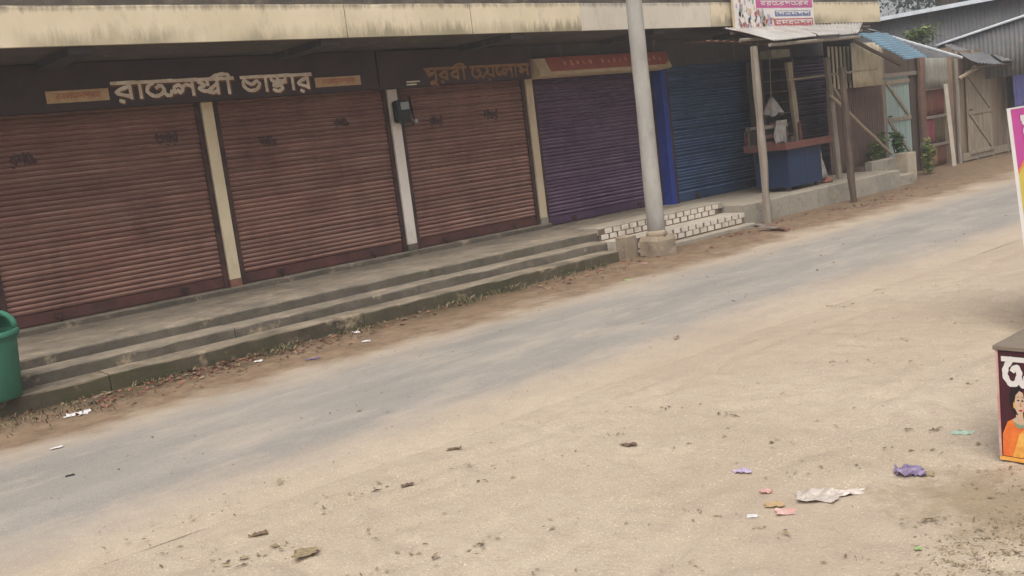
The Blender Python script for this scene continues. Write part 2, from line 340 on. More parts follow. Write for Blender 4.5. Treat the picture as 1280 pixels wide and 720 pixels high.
def thing(name, label, cat, loc=(0, 0, 0), group=None):
    o = bpy.data.objects.new(name, None); COL.objects.link(o); o.location = loc; o.empty_display_size = 0.1
    # parts are written in world coordinates: take the base's place out again
    return tag(o, label, cat, group)
def settle(root):
    """keep parts, written in world coordinates, where they are under a base that is not at the origin"""
    for c in root.children: c.matrix_parent_inverse = Matrix.Translation(-root.location)
def slab(x0, x1, y0, y1, z0, z1, jit=0.006, step=0.12):
    """cast concrete block whose front arris is worn and chipped"""
    bm = bmesh.new(); n = max(2, int((x1-x0)/step)); prev = None; rows = []
    for i in range(n+1):
        x = x0+(x1-x0)*i/n; c = 0.012+0.02*max(0, noise.noise(Vector((x*2.3, z1*9, y0))))+random.uniform(0, 0.006)
        d = jit*noise.noise(Vector((x*1.1, y0*3, 5)))
        prof = [(y1, z0), (y0+d, z0), (y0+d+jit*noise.noise(Vector((x*3, z1, 1))), z1-c), (y0+d+c*0.35, z1-c*0.3), (y0+d+c, z1+d*0.3), (y1, z1)]
        rows.append([bm.verts.new((x, a, b)) for a, b in prof])
    for i in range(n):
        for k in range(5): bm.faces.new((rows[i][k], rows[i+1][k], rows[i+1][k+1], rows[i][k+1]))
    bm.faces.new(rows[0]); bm.faces.new(rows[-1][::-1]); bmesh.ops.recalc_face_normals(bm, faces=bm.faces[:]); return bm

# ------------------------------------------------------------------ brush lettering (strokes in a unit letter box, headline at 1)
H = [(0, 1), (1, 1)]
GL = {
 'ra': (0.8, [[(0.62, 1), (0.62, 0)], [(0.62, 0.78), (0.1, 0.42), (0.62, 0.1)], [(0.2, -0.12), (0.32, -0.2)]]),
 'ba': (0.8, [[(0.62, 1), (0.62, 0)], [(0.62, 0.78), (0.1, 0.42), (0.62, 0.1)]]),
 'aa': (0.36, [[(0.18, 1), (0.18, 0)]]),
 'ja': (1.02, [[(0.40, 1), (0.14, 0.72), (0.08, 0.36), (0.32, 0.06), (0.58, 0.16), (0.70, 0.48), (0.58, 0.72), (0.42, 0.58)], [(0.68, 0.36), (0.78, 0.08), (0.94, 0.08), (1.0, 0.34)]]),
 'la': (0.95, [[(0.8, 1), (0.8, 0)], [(0.1, 0.2), (0.08, 0.55), (0.28, 0.7), (0.4, 0.45), (0.3, 0.2), (0.2, 0.35)], [(0.38, 0.5), (0.55, 0.7), (0.8, 0.55)]]),
 'ksha': (1.05, [[(0.85, 1), (0.85, 0)], [(0.1, 0.85), (0.32, 0.62), (0.1, 0.4), (0.42, 0.22), (0.85, 0.72)], [(0.42, 0.22), (0.6, 0.08), (0.85, 0.2)], [(0.45, 1), (0.45, 0.62)]]),
 'ii': (0.45, [[(0.25, 1), (0.25, 0)], [(0.25, 1), (0.3, 1.22), (0.0, 1.32), (-0.35, 1.15), (-0.4, 1.0)]]),
 'bha': (1.0, [[(0.12, 0.82), (0.06, 0.45), (0.3, 0.1), (0.65, 0.12), (0.85, 0.45), (0.72, 0.7), (0.5, 0.5), (0.3, 0.6), (0.12, 0.82)]]),
 'nda': (1.0, [[(0.82, 1), (0.82, 0.5)], [(0.1, 0.8), (0.2, 0.62), (0.42, 0.7), (0.4, 1)], [(0.42, 0.66), (0.82, 0.62)], [(0.7, 0.5), (0.3, 0.5), (0.2, 0.3), (0.5, 0.3), (0.62, 0.12), (0.4, -0.08), (0.15, 0.06)]]),
 'pa': (0.9, [[(0.72, 1), (0.72, 0)], [(0.12, 0.85), (0.4, 0.62), (0.18, 0.4), (0.72, 0.7)], [(0.12, 1), (0.12, 0.62)]]),
 'uu': (0.0, [[(-0.2, -0.06), (-0.5, -0.1), (-0.55, -0.28), (-0.25, -0.24), (-0.12, -0.38)]]),
 'ya': (0.85, [[(0.66, 1), (0.66, 0)], [(0.1, 0.9), (0.3, 0.62), (0.1, 0.42), (0.66, 0.1)], [(0.28, -0.14), (0.38, -0.22)]]),
 'e': (0.45, [[(0.36, 1), (0.1, 0.75), (0.12, 0.25), (0.36, 0.2), (0.3, 0.42)]]),
 'sa': (0.95, [[(0.78, 1), (0.78, 0)], [(0.12, 0.85), (0.36, 0.66), (0.14, 0.42), (0.34, 0.3), (0.45, 0.5), (0.78, 0.5)]]),
 'ma': (0.9, [[(0.72, 1), (0.72, 0)], [(0.15, 1), (0.15, 0.4), (0.3, 0.2), (0.42, 0.4), (0.72, 0.4)]]),
 'sp': (0.35, []),
}
def crom(p, sub=5):
    if len(p) < 3: return [Vector(q) for q in p]
    p = [Vector(q) for q in p]; out = []
    for i in range(len(p)-1):
        a, b, c, d = p[max(i-1, 0)], p[i], p[i+1], p[min(i+2, len(p)-1)]
        for k in range(sub):
            t = k/sub
            out.append(0.5*((2*b)+(c-a)*t+(2*a-5*b+4*c-d)*t*t+(3*b-a-3*c+d)*t**3))
    out.append(p[-1]); return out
def lettering(word, org, right, up, size, width, nrm, xs=1.0, lift=0.003, head=True):
    """brush strokes lying on a board: every stroke a thin ribbon, each a hair above the one before"""
    org, right, up, nrm = Vector(org), Vector(right).normalized(), Vector(up).normalized(), Vector(nrm).normalized()
    bm = bmesh.new(); x = 0.0; z = lift; sts = []
    start = 0.0
    for g in list(word)+['sp']:
        wd, ss = GL[g]
        if g == 'sp':
            if head and x > start: sts.append([Vector((start, 1)), Vector((x, 1))])
            x += wd; start = x; continue
        for s_ in ss: sts.append([Vector((q.x+x, q.y)) for q in crom(s_)])
        x += wd
    for st in sts:
        z += 0.0004; prev = None
        for i, q in enumerate(st):
            t = (st[min(i+1, len(st)-1)]-st[max(i-1, 0)]); t = Vector((t.x*xs, t.y)).normalized(); nn = Vector((-t.y, t.x))
            hw = width*0.5*(1.0+0.15*math.sin(i*1.7+z*900)); c = Vector((q.x*xs, q.y)) * size
            if i == 0: c = c - t*width*0.3
            if i == len(st)-1: c = c + t*width*0.3
            zz = z+0.00006*i
            pr = [bm.verts.new(org+right*(c.x+nn.x*hw*s2)+up*(c.y+nn.y*hw*s2)+nrm*zz) for s2 in (1, -1)]
            if prev: bm.faces.new((prev[0], prev[1], pr[1], pr[0]))
            prev = pr
    return bm, x*xs*size

# ------------------------------------------------------------------ ground and road
def lin_range(a, b, st):
    n = int(round((b-a)/st)); return [a+(b-a)*i/n for i in range(n+1)]
gx = [-400, -150, -60, -20, -8, -3, -1]+lin_range(0, 13, 0.05)+[13.3, 13.7, 14.2, 15, 16, 18, 20, 23, 27, 35, 60, 150, 400]
gy = [-400, -150, -60, -20, -8, -3, 0]+lin_range(0.8, 8.75, 0.05)+[9.2, 10, 12, 15, 20, 40, 100, 400]
rg = random.Random(3)
dents = []
for _ in range(520):
    y = rg.uniform(1.2, 5.1); dents.append((rg.uniform(0.3, 12.5), y, rg.uniform(0.10, 0.2), rg.uniform(0.05, 0.09), rg.uniform(0, math.pi), rg.uniform(0.006, 0.02)))
cell = {}
for d in dents:
    for i in range(int((d[0]-0.3)//0.5), int((d[0]+0.3)//0.5)+1):
        for j in range(int((d[1]-0.3)//0.5), int((d[1]+0.3)//0.5)+1): cell.setdefault((i, j), []).append(d)
def gz(x, y):
    p = Vector((x, y, 0))
    h = 0.016*noise.noise(p*0.9)+0.006*noise.noise(p*2.7)+0.0045*noise.noise(p*7)+0.003*noise.noise(p*17)
    for (cx, cy, a, b, th, dp) in cell.get((int(x//0.5), int(y//0.5)), ()):
        u = (x-cx)*math.cos(th)+(y-cy)*math.sin(th); v = -(x-cx)*math.sin(th)+(y-cy)*math.cos(th)
        r = (u/a)**2+(v/b)**2
        if r < 3.2: h += dp*(-math.exp(-r*1.6)+0.45*math.exp(-((r-1.5)**2)*4))
    for yr, sl, wv in ((4.35, -0.02, 0.25), (3.05, -0.05, 0.35), (2.2, 0.10, 0.3)):
        d = y-(yr+sl*x+wv*noise.noise(Vector((x*0.35, yr, 0)))); 
        if abs(d) < 0.2: h += 0.014*(-math.exp(-(d/0.055)**2)+0.6*math.exp(-((abs(d)-0.1)/0.04)**2))*(0.6+0.8*noise.noise(Vector((x*1.2, yr, 3))))
    e = min(1, max(0, (abs(y-6.34+0.03*x)-1.4)/0.4))             # flat and a little lower under the carriageway
    h = h*e - 0.02*(1-e)
    if y > 8.2: h *= max(0, (8.75-y)/0.55)
    if x < 0 or x > 13 or y < 0.8: h *= 0.5
    return h
bm = bmesh.new(); G = [[bm.verts.new((x, y, gz(x, y))) for x in gx] for y in gy]
for j in range(len(gy)-1):
    for i in range(len(gx)-1): bm.faces.new((G[j][i], G[j][i+1], G[j+1][i+1], G[j+1][i]))
o = obj('ground', bm, 'ground', smooth=True); o['kind'] = 'structure'
bm = bmesh.new(); prev = None
rx = [-400, -100, -20]+lin_range(-4, 30, 0.25)+[60, 400]
rys = [-1.55+0.18*k for k in range(18)]
for x in rx:
    r = []
    for y_ in rys:
        y = 6.34-0.03*max(-20, min(60, x))+y_; t = abs(y_)/1.55; crown = 0.014*(1-t*t) - 0.016*t**6
        r.append(bm.verts.new((x, y, 0.002+crown+0.004*noise.noise(Vector((x*0.8, y, 4))))))
    if prev:
        for k in range(len(rys)-1): bm.faces.new((prev[k], r[k], r[k+1], prev[k+1]))
    prev = r
o = obj('road', bm, 'road', smooth=True); o['kind'] = 'structure'

# ------------------------------------------------------------------ steps and plinth
PZ = 0.36
pl = thing('stepped_plinth', 'grey mossy concrete plinth with two long steps running before the shuttered shops', 'steps', (6, 9, 0))
obj('platform', slab(-1.2, 12.25, 9.38, 11.4, -0.3, PZ), 'conc', pl)
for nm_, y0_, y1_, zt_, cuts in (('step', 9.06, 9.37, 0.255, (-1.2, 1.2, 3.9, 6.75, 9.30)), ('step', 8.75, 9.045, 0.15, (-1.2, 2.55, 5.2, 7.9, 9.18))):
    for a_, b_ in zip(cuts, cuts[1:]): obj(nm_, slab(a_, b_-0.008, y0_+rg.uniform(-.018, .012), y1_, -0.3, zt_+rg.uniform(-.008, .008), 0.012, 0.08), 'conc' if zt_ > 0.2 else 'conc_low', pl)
obj('threshold', slab(2.0, 10.0, 10.88, 11.3, PZ-0.1, 0.428, 0.004), 'conc', pl)
# tiled flight
obj('tiled_step', slab(9.43, 12.25, 8.97, 9.375, -0.3, 0.225), simple('tile_dust_pale', lin(186, 176, 162), lin(160, 150, 136), 7, 0.9), pl)
obj('tiled_step_foot', slab(9.62, 12.3, 8.8, 8.965, -0.3, 0.055), 'conc2', pl)
obj('raised_lip', slab(9.44, 12.25, 9.352, 9.8, PZ-0.05, 0.405), 'conc2', pl)
tb = [obj('tile_bed', box(9.44, 12.1, 9.336, 9.3495, 0.226, 0.392), 'tilebed', pl), obj('tile_bed', box(9.55, 12.24, 8.956, 8.9695, 0.058, 0.214), 'tilebed', pl)]
def tme(wd, ht):
    b = box(-wd/2, wd/2, -0.008, 0.006, -ht/2, ht/2, 0.0025); me = bpy.data.meshes.new('tile'); b.to_mesh(me); b.free(); return me
tm_s, tm_l = tme(0.13, 0.068), tme(0.13, 0.07)
for bed, x0, x1, y, z0, hrow, me in ((tb[0], 9.46, 12.05, 9.336, 0.247, 0.078, tm_s), (tb[1], 9.6, 12.2, 8.956, 0.085, 0.078, tm_l)):
    for row in range(2):
        n = int((x1-x0)/0.172)
        for i in range(n):
            if bed is tb[1] and 0 <= i < 1 and row: continue
            t = obj_me('tile', me, 'tile', bed); t.location = (x0+0.08+i*0.172+row*0.086+rg.uniform(-.006, .006), y-0.006+rg.uniform(-.002, .002), z0+0.028+row*hrow)
            t.rotation_euler = (0, rg.uniform(-.03, .03), 0)
settle(pl)
kp = thing('kiosk_plinth', 'single-step pale cement plinth under the blue street stall', 'plinth', (15, 9.4, 0))
obj('platform', slab(12.28, 17.2, 9.02, 11.4, -0.3, 0.33), 'conc2', kp)
obj('step', slab(17.21, 17.95, 9.12, 10.6, -0.3, 0.2), 'conc2', kp)
settle(kp)
tag(obj('concrete_block', box(9.34, 9.56, 8.76, 8.95, -0.02, 0.30, 0.014), 'polebase'), 'short rough concrete block beside the lamp pole foot at the end of the steps', 'block')

# ------------------------------------------------------------------ shop row
bd = thing('shop_building', 'long single-storey shop building with cream fascia and a row of closed roller shutters', 'building', (8, 11, 0))
WY = 11.0
obj('wall', box(-1.2, 18.4, WY+0.22, WY+3.5, 0.0, 3.1), 'wall', bd)
obj('lintel', box(-1.2, 18.4, WY-0.2, WY+0.215, 2.66, 3.098), 'wall', bd)
obj('canopy_slab', box(-1.2, 17.5, 9.46, WY+3.5, 3.102, 3.42), 'soffit', bd)
xs_ = [(-1.2, 5.905, 'fascia'), (5.917, 7.693, 'fascia'), (7.707, 9.60, 'fascia'), (9.604, 12.44, 'fascia2'), (12.448, 17.55, 'fascia')]
for a, b, m in xs_: obj('fascia_panel', slab(a, b, 9.40 if m == 'fascia' else 9.408, 9.455, 3.095, 3.46, 0.004), m, bd)
obj('coping', slab(-1.2, 17.55, 9.43, 9.75, 3.462, 3.62, 0.01), 'coping', bd)
obj('parapet', box(-1.2, 17.5, 9.76, 9.9, 3.425, 3.60), 'coping', bd)
for x in (0.1, 2.95, 5.62, 8.4, 11.2, 14.0): obj('soffit_beam', box(x, x+0.22, 9.5, 10.58, 3.03, 3.1), 'beam', bd)
# pillars
for x0, x1, m, foot in ((-0.66, -0.42, 'pil_cream', 'pil_foot'), (2.03, 2.24, 'pil_cream', 'pil_foot'), (4.755, 4.895, 'pil_cream', 'pil_foot'), (7.36, 7.51, 'pil_white', 'conc'), (9.845, 9.98, 'pil_tan', 'conc2'), (12.75, 12.875, 'pil_blue', None), (15.62, 16.0, 'wall', None), (18.2, 18.4, 'wall', None)):
    fy_ = WY-(0.235 if m == 'pil_blue' else 0.07)
    p = obj('pillar', box(x0, x1, fy_, WY+0.2, PZ-0.05 if not foot else PZ+0.16, 2.7, 0.008), m, bd)
    if foot: obj('pillar_foot', box(x0-0.004, x1+0.004, fy_-0.006, WY+0.2, PZ-0.02, PZ+0.158, 0.008), foot, p)
def shutter(x0, x1, y, z0, z1, m, rail, marks=()):
    sh = obj('roller_shutter', box(x0+0.03, x1-0.03, y+0.01, y+0.03, z0, z1), m, bd)
    pitch = 0.055; n = int((z1-z0-0.13)/pitch)
    prof = [(0.006, 0), (-0.006, 0.003), (-0.018, 0.011), (-0.023, 0.024), (-0.020, 0.037), (-0.010, 0.048), (0.006, 0.0555)]
    me = bpy.data.meshes.new('slat'); me.from_pydata([(x, a, b) for a, b in prof for x in (x0+0.035, x1-0.035)], [], [(2*i, 2*i+1, 2*i+3, 2*i+2) for i in range(len(prof)-1)])
    for p in me.polygons: p.use_smooth = True
    for i in range(n):
        s_ = obj_me('slat', me, m, sh); s_.location = (0, y+rg.uniform(-.0015, .0015), z0+0.13+i*pitch); s_.rotation_euler = (rg.uniform(-.09, .09), rg.uniform(-.0010, .0010), 0)
    obj('bottom_rail', box(x0+0.035, x1-0.035, y-0.016, y+0.008, z0+0.012, z0+0.128, 0.004), rail, sh)
    for a, b in ((x0, x0+0.06), (x1-0.06, x1)): obj('guide_rail', box(a, b, y-0.045, y+0.045, z0-0.005, z1), 'guide', sh)
    for q in (0.22, 0.78):
        xx = x0+(x1-x0)*q; b = box(xx-0.05, xx+0.05, y-0.032, y-0.018, z0+0.04, z0+0.10, 0.004); add_tube(b, [(xx, y-0.03, z0+0.05), (xx, y-0.05, z0+0.04), (xx+0.01, y-0.045, z0+0.0)], 0.012, 6)
        obj('padlock_hasp', b, 'guide', sh)
    for (u, zc, sc) in marks:
        xx = x0+(x1-x0)*u
        b, L = lettering([rg.choice(['ra', 'ja', 'pa', 'sa', 'bha']) for _ in range(3)], (xx-0.12*sc, y-0.022, zc), (1, 0, 0), (0, 0, 1), 0.11*sc, 0.024, (0, -1, 0), 0.75, 0.003, head=False)
        obj('stencil_mark', b, simple('stencil_paint', lin(74, 54, 54), None, 20, 0.8, bump=0), sh)
    return sh
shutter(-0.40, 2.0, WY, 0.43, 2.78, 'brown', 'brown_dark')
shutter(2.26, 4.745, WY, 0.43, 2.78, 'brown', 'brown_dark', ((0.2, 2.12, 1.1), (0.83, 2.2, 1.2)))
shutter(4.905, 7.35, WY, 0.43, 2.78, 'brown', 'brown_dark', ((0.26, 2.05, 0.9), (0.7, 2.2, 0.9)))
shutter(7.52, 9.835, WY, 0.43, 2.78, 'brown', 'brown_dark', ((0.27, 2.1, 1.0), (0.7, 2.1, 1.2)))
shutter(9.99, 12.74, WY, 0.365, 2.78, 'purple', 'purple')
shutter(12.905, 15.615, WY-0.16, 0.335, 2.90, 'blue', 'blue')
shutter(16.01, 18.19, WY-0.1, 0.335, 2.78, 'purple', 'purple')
settle(bd)

# ------------------------------------------------------------------ signs under the canopy
SY = 10.6
sg = thing('shop_signboard', 'dark signboard with large white hand-painted letters between two tan name plates', 'signboard', (4.4, SY, 2.6))
obj('board', box(1.75, 7.02, SY, SY+0.19, 2.61, 3.09, 0.004), 'sign', sg)
def plate(a, b):
    p0, p1 = onY(a[0], a[1], SY-0.012), onY(b[0], b[1], SY-0.012)
    p = obj('name_plate', box(p0.x, p1.x, SY-0.012, SY-0.002, p0.z, p1.z, 0.003), 'sign_pl', sg)
    wd = p1.x-p0.x; ht = p1.z-p0.z
    bm, L = lettering(['ra', 'ba', 'la', 'ma', 'sa', 'pa', 'ra', 'ba'], (p0.x+wd*0.14, SY-0.012, p0.z+ht*0.3), (1, 0, 0), (0, 0, 1), ht*0.42, 0.012, (0, -1, 0), xs=wd*0.72/(6.9*ht*0.42))
    obj('small_letters', bm, 'sign_red_txt', p)
plate((59, 130), (135, 110)); plate((395, 109.5), (450, 94))
def word(seq, px0, px1, size, width, mat, par, y=SY, nm='letter'):
    """each letter of the painted word an object of its own"""
    a, b = onY(px0[0], px0[1], y), onY(px1[0], px1[1], y)
    tot = sum(GL[g][0] for g in seq); xs = (b.x-a.x)/(tot*size); x = a.x
    for g in seq:
        wd = GL[g][0]
        if g != 'sp':
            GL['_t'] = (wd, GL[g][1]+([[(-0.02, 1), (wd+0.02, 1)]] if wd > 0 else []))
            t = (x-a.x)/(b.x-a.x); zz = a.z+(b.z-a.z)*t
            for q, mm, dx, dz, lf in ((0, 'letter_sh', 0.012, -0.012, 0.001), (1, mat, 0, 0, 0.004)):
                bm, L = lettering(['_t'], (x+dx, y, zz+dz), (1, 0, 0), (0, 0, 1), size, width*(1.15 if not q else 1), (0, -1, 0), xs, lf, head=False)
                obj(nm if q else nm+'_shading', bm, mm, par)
        x += wd*xs*size
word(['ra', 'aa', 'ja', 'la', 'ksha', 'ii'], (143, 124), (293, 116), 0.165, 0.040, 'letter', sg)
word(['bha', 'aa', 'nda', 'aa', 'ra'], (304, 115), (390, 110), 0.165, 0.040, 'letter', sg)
settle(sg)
sg = thing('shop_signboard', 'dark maroon signboard with faded ochre hand-painted letters, above the pillar with the meter', 'signboard', (8.3, SY, 2.6))
obj('board', box(7.05, 9.68, SY+0.01, SY+0.2, 2.605, 3.08, 0.004), 'sign', sg)
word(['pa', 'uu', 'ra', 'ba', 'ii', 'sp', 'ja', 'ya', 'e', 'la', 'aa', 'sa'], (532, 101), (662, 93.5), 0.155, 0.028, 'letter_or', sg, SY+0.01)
b = bmesh.new(); p0 = onY(508, 104, SY+0.01)
for k, (dz, wd) in enumerate(((0.035, 0.22), (0.0, 0.16))): add_box(b, p0.x, p0.x+wd, SY+0.006, SY+0.0095, p0.z+dz-0.03, p0.z+dz-0.012)
obj('small_letters', b, 'letter', sg); settle(sg)
# red sign: a boxed hood leaning forward over the purple shutter
sg = thing('shop_signboard', 'red boxed signboard with cream edges over the wide purple shutter', 'signboard', (11.2, SY, 2.6))
def hood(x0, x1, prof):
    b = bmesh.new(); A = [b.verts.new((x0, y, z)) for y, z in prof]; B = [b.verts.new((x1, y, z)) for y, z in prof]; n = len(prof)
    for i in range(n): b.faces.new((A[i], A[(i+1) % n], B[(i+1) % n], B[i]))
    b.faces.new(A); b.faces.new(B[::-1]); bmesh.ops.recalc_face_normals(b, faces=b.faces[:]); return b
obj('sign_box', hood(9.75, 12.70, [(10.56, 2.6), (10.46, 2.62), (10.50, 2.70), (10.56, 2.8), (10.6, 2.88), (10.79, 2.9), (10.79, 2.6)]), 'creamsign', sg)
fy = lambda z: 10.50+(z-2.70)/(2.88-2.70)*0.10
def on_face(x, z, d=0.004): return (x, fy(z)-d-(0.012 if 2.72 < z < 2.86 else 0), z)
ob = [on_face(x, z, 0.004) for x, z in ((9.98, 2.67), (12.55, 2.67), (12.66, 2.72), (12.72, 2.80), (12.72, 2.885), (9.98, 2.885))]
ob = [(x, 10.487+(z-2.69)*0.53, z) for x, y, z in ob]
fp = obj('face_panel', poly(ob, 0.012, (0, -0.88, -0.47)), 'redsign', sg)
b = bmesh.new()
for i in range(17):
    x = 10.3+i*0.135
    if i in (5, 12): continue
    z = 2.74+rg.uniform(0, .02); pts = [(x, z), (x+rg.uniform(.02, .07), z+0.005), (x+rg.uniform(.02, .06), z+rg.uniform(.04, .085)), (x+0.01, z+rg.uniform(.03, .08))]
    b.faces.new([b.verts.new((px, 10.487+(pz-2.69)*0.53-0.004, pz)) for px, pz in pts])
obj('faded_letters', b, simple('faded_letter_salmon', lin(200, 130, 104), lin(206, 160, 130), 30, 0.7, bump=0), fp)['kind'] = 'stuff'; settle(sg)

# electric meter on the white pillar
pm = onY(499, 140, 10.86)
mt = thing('electric_meter', 'dark electric meter with pale dial plate and loose cable on the whitewashed pillar', 'meter', pm)
bmx = box(pm.x-0.11, pm.x+0.11, 10.74, 10.868, pm.z-0.15, pm.z+0.15, 0.04); obj('case', bmx, 'black', mt)
obj('dial_plate', box(pm.x-0.05, pm.x+0.08, 10.728, 10.738, pm.z+0.02, pm.z+0.12, 0.003), 'steel', mt)
obj('cable', tube([(pm.x-0.04, 10.8, pm.z+0.15), (pm.x-0.1, 10.78, pm.z+0.05), (pm.x-0.13, 10.76, pm.z-0.08), (pm.x-0.03, 10.74, pm.z-0.2), (pm.x+0.12, 10.75, pm.z-0.19), (pm.x+0.2, 10.8, pm.z-0.14), (pm.x+0.24, 10.9, pm.z-0.02), (pm.x+0.25, 10.94, pm.z+0.2)], 0.014, 6), 'black', mt, True)
obj('connector', box(pm.x+0.15, pm.x+0.2, 10.73, 10.78, pm.z-0.17, pm.z-0.12, 0.008), 'steel', mt); settle(mt)

# ------------------------------------------------------------------ pole
pb = Vector((9.70, 8.52, 0))
po = thing('utility_pole', 'tall tapered grey concrete utility pole in a square footing by the steps', 'pole', pb)
b = bmesh.new(); n = 10
add_tube(b, [(pb.x+0.004*math.sin(i*2.1), pb.y, 0.05+i*0.5) for i in range(17)], [0.120-0.0028*i+0.002*math.sin(i*1.3) for i in range(17)], 20)
obj('shaft', b, 'pole', po, True)
b = box(pb.x-0.17, pb.x+0.17, pb.y-0.17, pb.y+0.17, -0.1, 0.27)
bmesh.ops.subdivide_edges(b, edges=b.edges[:], cuts=5, use_grid_fill=True)
for v in b.verts:
    v.co += Vector((noise.noise(v.co*5), noise.noise(v.co*5+Vector((9, 0, 0))), 0.7*noise.noise(v.co*5+Vector((0, 9, 0)))))*0.022
    if v.co.z > 0.22: v.co.x = pb.x+(v.co.x-pb.x)*0.86; v.co.y = pb.y+(v.co.y-pb.y)*0.86
obj('footing', b, 'polebase', po); 
b = bmesh.new(); add_tube(b, [(pb.x, pb.y, 0.25), (pb.x, pb.y, 0.31), (pb.x, pb.y, 0.34)], [0.15, 0.138, 0.121], 16); obj('collar', b, 'polebase', po, True)
settle(po)

# ------------------------------------------------------------------ green bin on the bottom step
bp = Vector((1.63, 8.88, 0.152))
bn = thing('litter_bin', 'round green plastic litter bin with hooped open top on the lowest step', 'bin', bp)
def lathe(prof, c, n=28):
    b = bmesh.new(); rings = [[b.verts.new((c.x+r*math.cos(2*math.pi*j/n), c.y+r*math.sin(2*math.pi*j/n), c.z+z)) for j in range(n)] for r, z in prof]
    for i in range(len(rings)-1):
        for j in range(n): b.faces.new((rings[i][j], rings[i][(j+1) % n], rings[i+1][(j+1) % n], rings[i+1][j]))
    return b
obj('body', lathe([(0.02, 0.0), (0.235, 0.0), (0.245, 0.01), (0.285, 0.56), (0.288, 0.57), (0.3, 0.575), (0.3, 0.60), (0.29, 0.605), (0.27, 0.6), (0.262, 0.55), (0.22, 0.03), (0.02, 0.02)], bp), 'bin', bn, True)
obj('rim', lathe([(0.292, 0.60), (0.312, 0.60), (0.316, 0.62), (0.312, 0.655), (0.292, 0.66), (0.284, 0.63), (0.292, 0.60)], bp), 'bin', bn, True)
hoop = [(bp.x+0.29*math.cos(a), bp.y-0.02+0.06*math.sin(a), bp.z+0.65+0.21*math.sin(a)**0.7) for a in [math.pi*i/16 for i in range(17)]]
obj('hood_hoop', tube(hoop, 0.028, 8), 'bin', bn, True)
b = bmesh.new(); rows = []                       # rear half dome of the hood
for i in range(9):
    a = math.pi/2*i/8; r = [];
    for j in range(15):
        t = math.pi*j/14; r.append(b.verts.new((bp.x+0.29*math.cos(t)*1.0, bp.y+0.02+0.27*math.sin(t)*math.cos(a), bp.z+0.65+0.21*math.sin(t)**0.8*math.sin(a))))
    rows.append(r)
for i in range(8):
    for j in range(14): b.faces.new((rows[i][j], rows[i][j+1], rows[i+1][j+1], rows[i+1][j]))
bmesh.ops.remove_doubles(b, verts=b.verts[:], dist=0.0005)
obj('hood', b, 'bin', bn, True, 0.006); bn.scale = (0.96, 0.96, 0.86); settle(bn)

# ------------------------------------------------------------------ street stall (kiosk)
KY = 9.3
c0, c1 = 14.05, 15.05
st = thing('street_stall', 'blue painted wooden stall counter with red-brown tray ledge under tin awning', 'stall', (14, 9.6, 0.33))
for x in (c0+0.04, c1-0.1):
    for y in (KY+0.05, KY+0.55): obj('leg', box(x, x+0.07, y, y+0.07, 0.325, 0.46), 'wood_dk', st)
xm = c0+0.5
for a, b_ in ((c0, xm-0.004), (xm, c1)): obj('front_panel', box(a, b_, KY, KY+0.025, 0.40, 1.06, 0.004), 'counter', st)
obj('side_panel', box(c0, c0+0.025, KY+0.027, KY+0.65, 0.40, 1.06), 'counter', st)
obj('side_panel', box(c1-0.025, c1, KY+0.027, KY+0.65, 0.40, 1.06), 'counter', st)
obj('counter_top', box(c0-0.1, c1+0.08, KY-0.06, KY+0.7, 1.062, 1.09, 0.004), 'redwood', st)
obj('ledge_board', box(c0-0.2, c1+0.25, KY-0.11, KY-0.065, 1.04, 1.16, 0.006), 'redwood', st)
obj('ledge_side_board', box(c0-0.2, c0-0.155, KY-0.062, KY+0.73, 1.04, 1.16, 0.006), 'redwood', st)
obj('ledge_end_board', box(c0-0.15, c0+0.15, KY+0.70, KY+0.73, 1.092, 1.4, 0.006), 'redwood', st)
obj('upright_board', box(c0+0.28, c0+0.5, KY+0.5, KY+0.53, 1.092, 1.5, 0.004), 'redwood', st)
obj('upright_frame', box(c1-0.13, c1-0.06, KY+0.3, KY+0.34, 1.092, 1.45, 0.004), 'redwood', st)
obj('rail', box(c0+0.3, c1-0.09, KY+0.54, KY+0.58, 1.4, 1.45, 0.004), 'redwood', st)
settle(st)
# shelf rack behind the stall
rk = thing('shelf_rack', 'dark open wooden shelf rack standing behind the stall counter', 'rack', (15.4, 10.6, 0.33))
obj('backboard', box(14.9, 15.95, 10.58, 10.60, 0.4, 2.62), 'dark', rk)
for x in (14.9, 15.91): obj('upright', box(x, x+0.045, 10.28, 10.578, 0.33, 2.62), 'wood_dk', rk)
for i in range(10): obj('shelf', box(14.947, 15.907, 10.28, 10.575, 0.62+i*0.2, 0.638+i*0.2), 'wood_dk', rk)
settle(rk)
def wpost(name, base, top, r, mat, label, cat='post', group=None, n=7):
    return tag(obj(name, tube(pole_pts(base, top, 8, 0.009), [r*(1.0+0.12*math.sin(i*2.2+base[0])) for i in range(9)], n), mat, None), label, cat, group)
b0 = onZ(960, 279); t0 = onY(942, 58, b0.y)
wpost('wooden_post', (b0.x, b0.y, -0.2), t0, 0.062, 'wood', 'bleached wooden post under the stall awning, broken planks at its foot')
b1 = onZ(1067, 253); t1 = onY(1052, 84, b1.y)
wpost('wooden_post', (b1.x, b1.y, -0.2), t1, 0.06, 'wood_dk', 'dark weathered wooden post standing in dirt before the brown tin fence')
b2 = onZ(1001, 190, 0.9); ip = onY(1003, 200, 9.85); it = onY(985, 78, 9.85)
wpost('wooden_post', (ip.x, 9.85, 0.33), it, 0.065, 'bamboo', 'pale peeled post rising behind the stall counter against the purple shutter')
ip = onY(1049, 217, 9.5); it = onY(1033, 72, 9.5)
wpost('wooden_post', (ip.x, 9.5, 0.33), it, 0.06, 'wood', 'bleached post at the stall end where the brown tin fence begins')
tag(obj('bamboo_pole', tube(pole_pts(onY(985, 100, 9.7), onY(1096, 86, 9.7), 6, 0.008), 0.02, 6), 'bamboo'), 'thin bamboo pole tied level across the purple shutter and cream tin', 'bamboo pole')
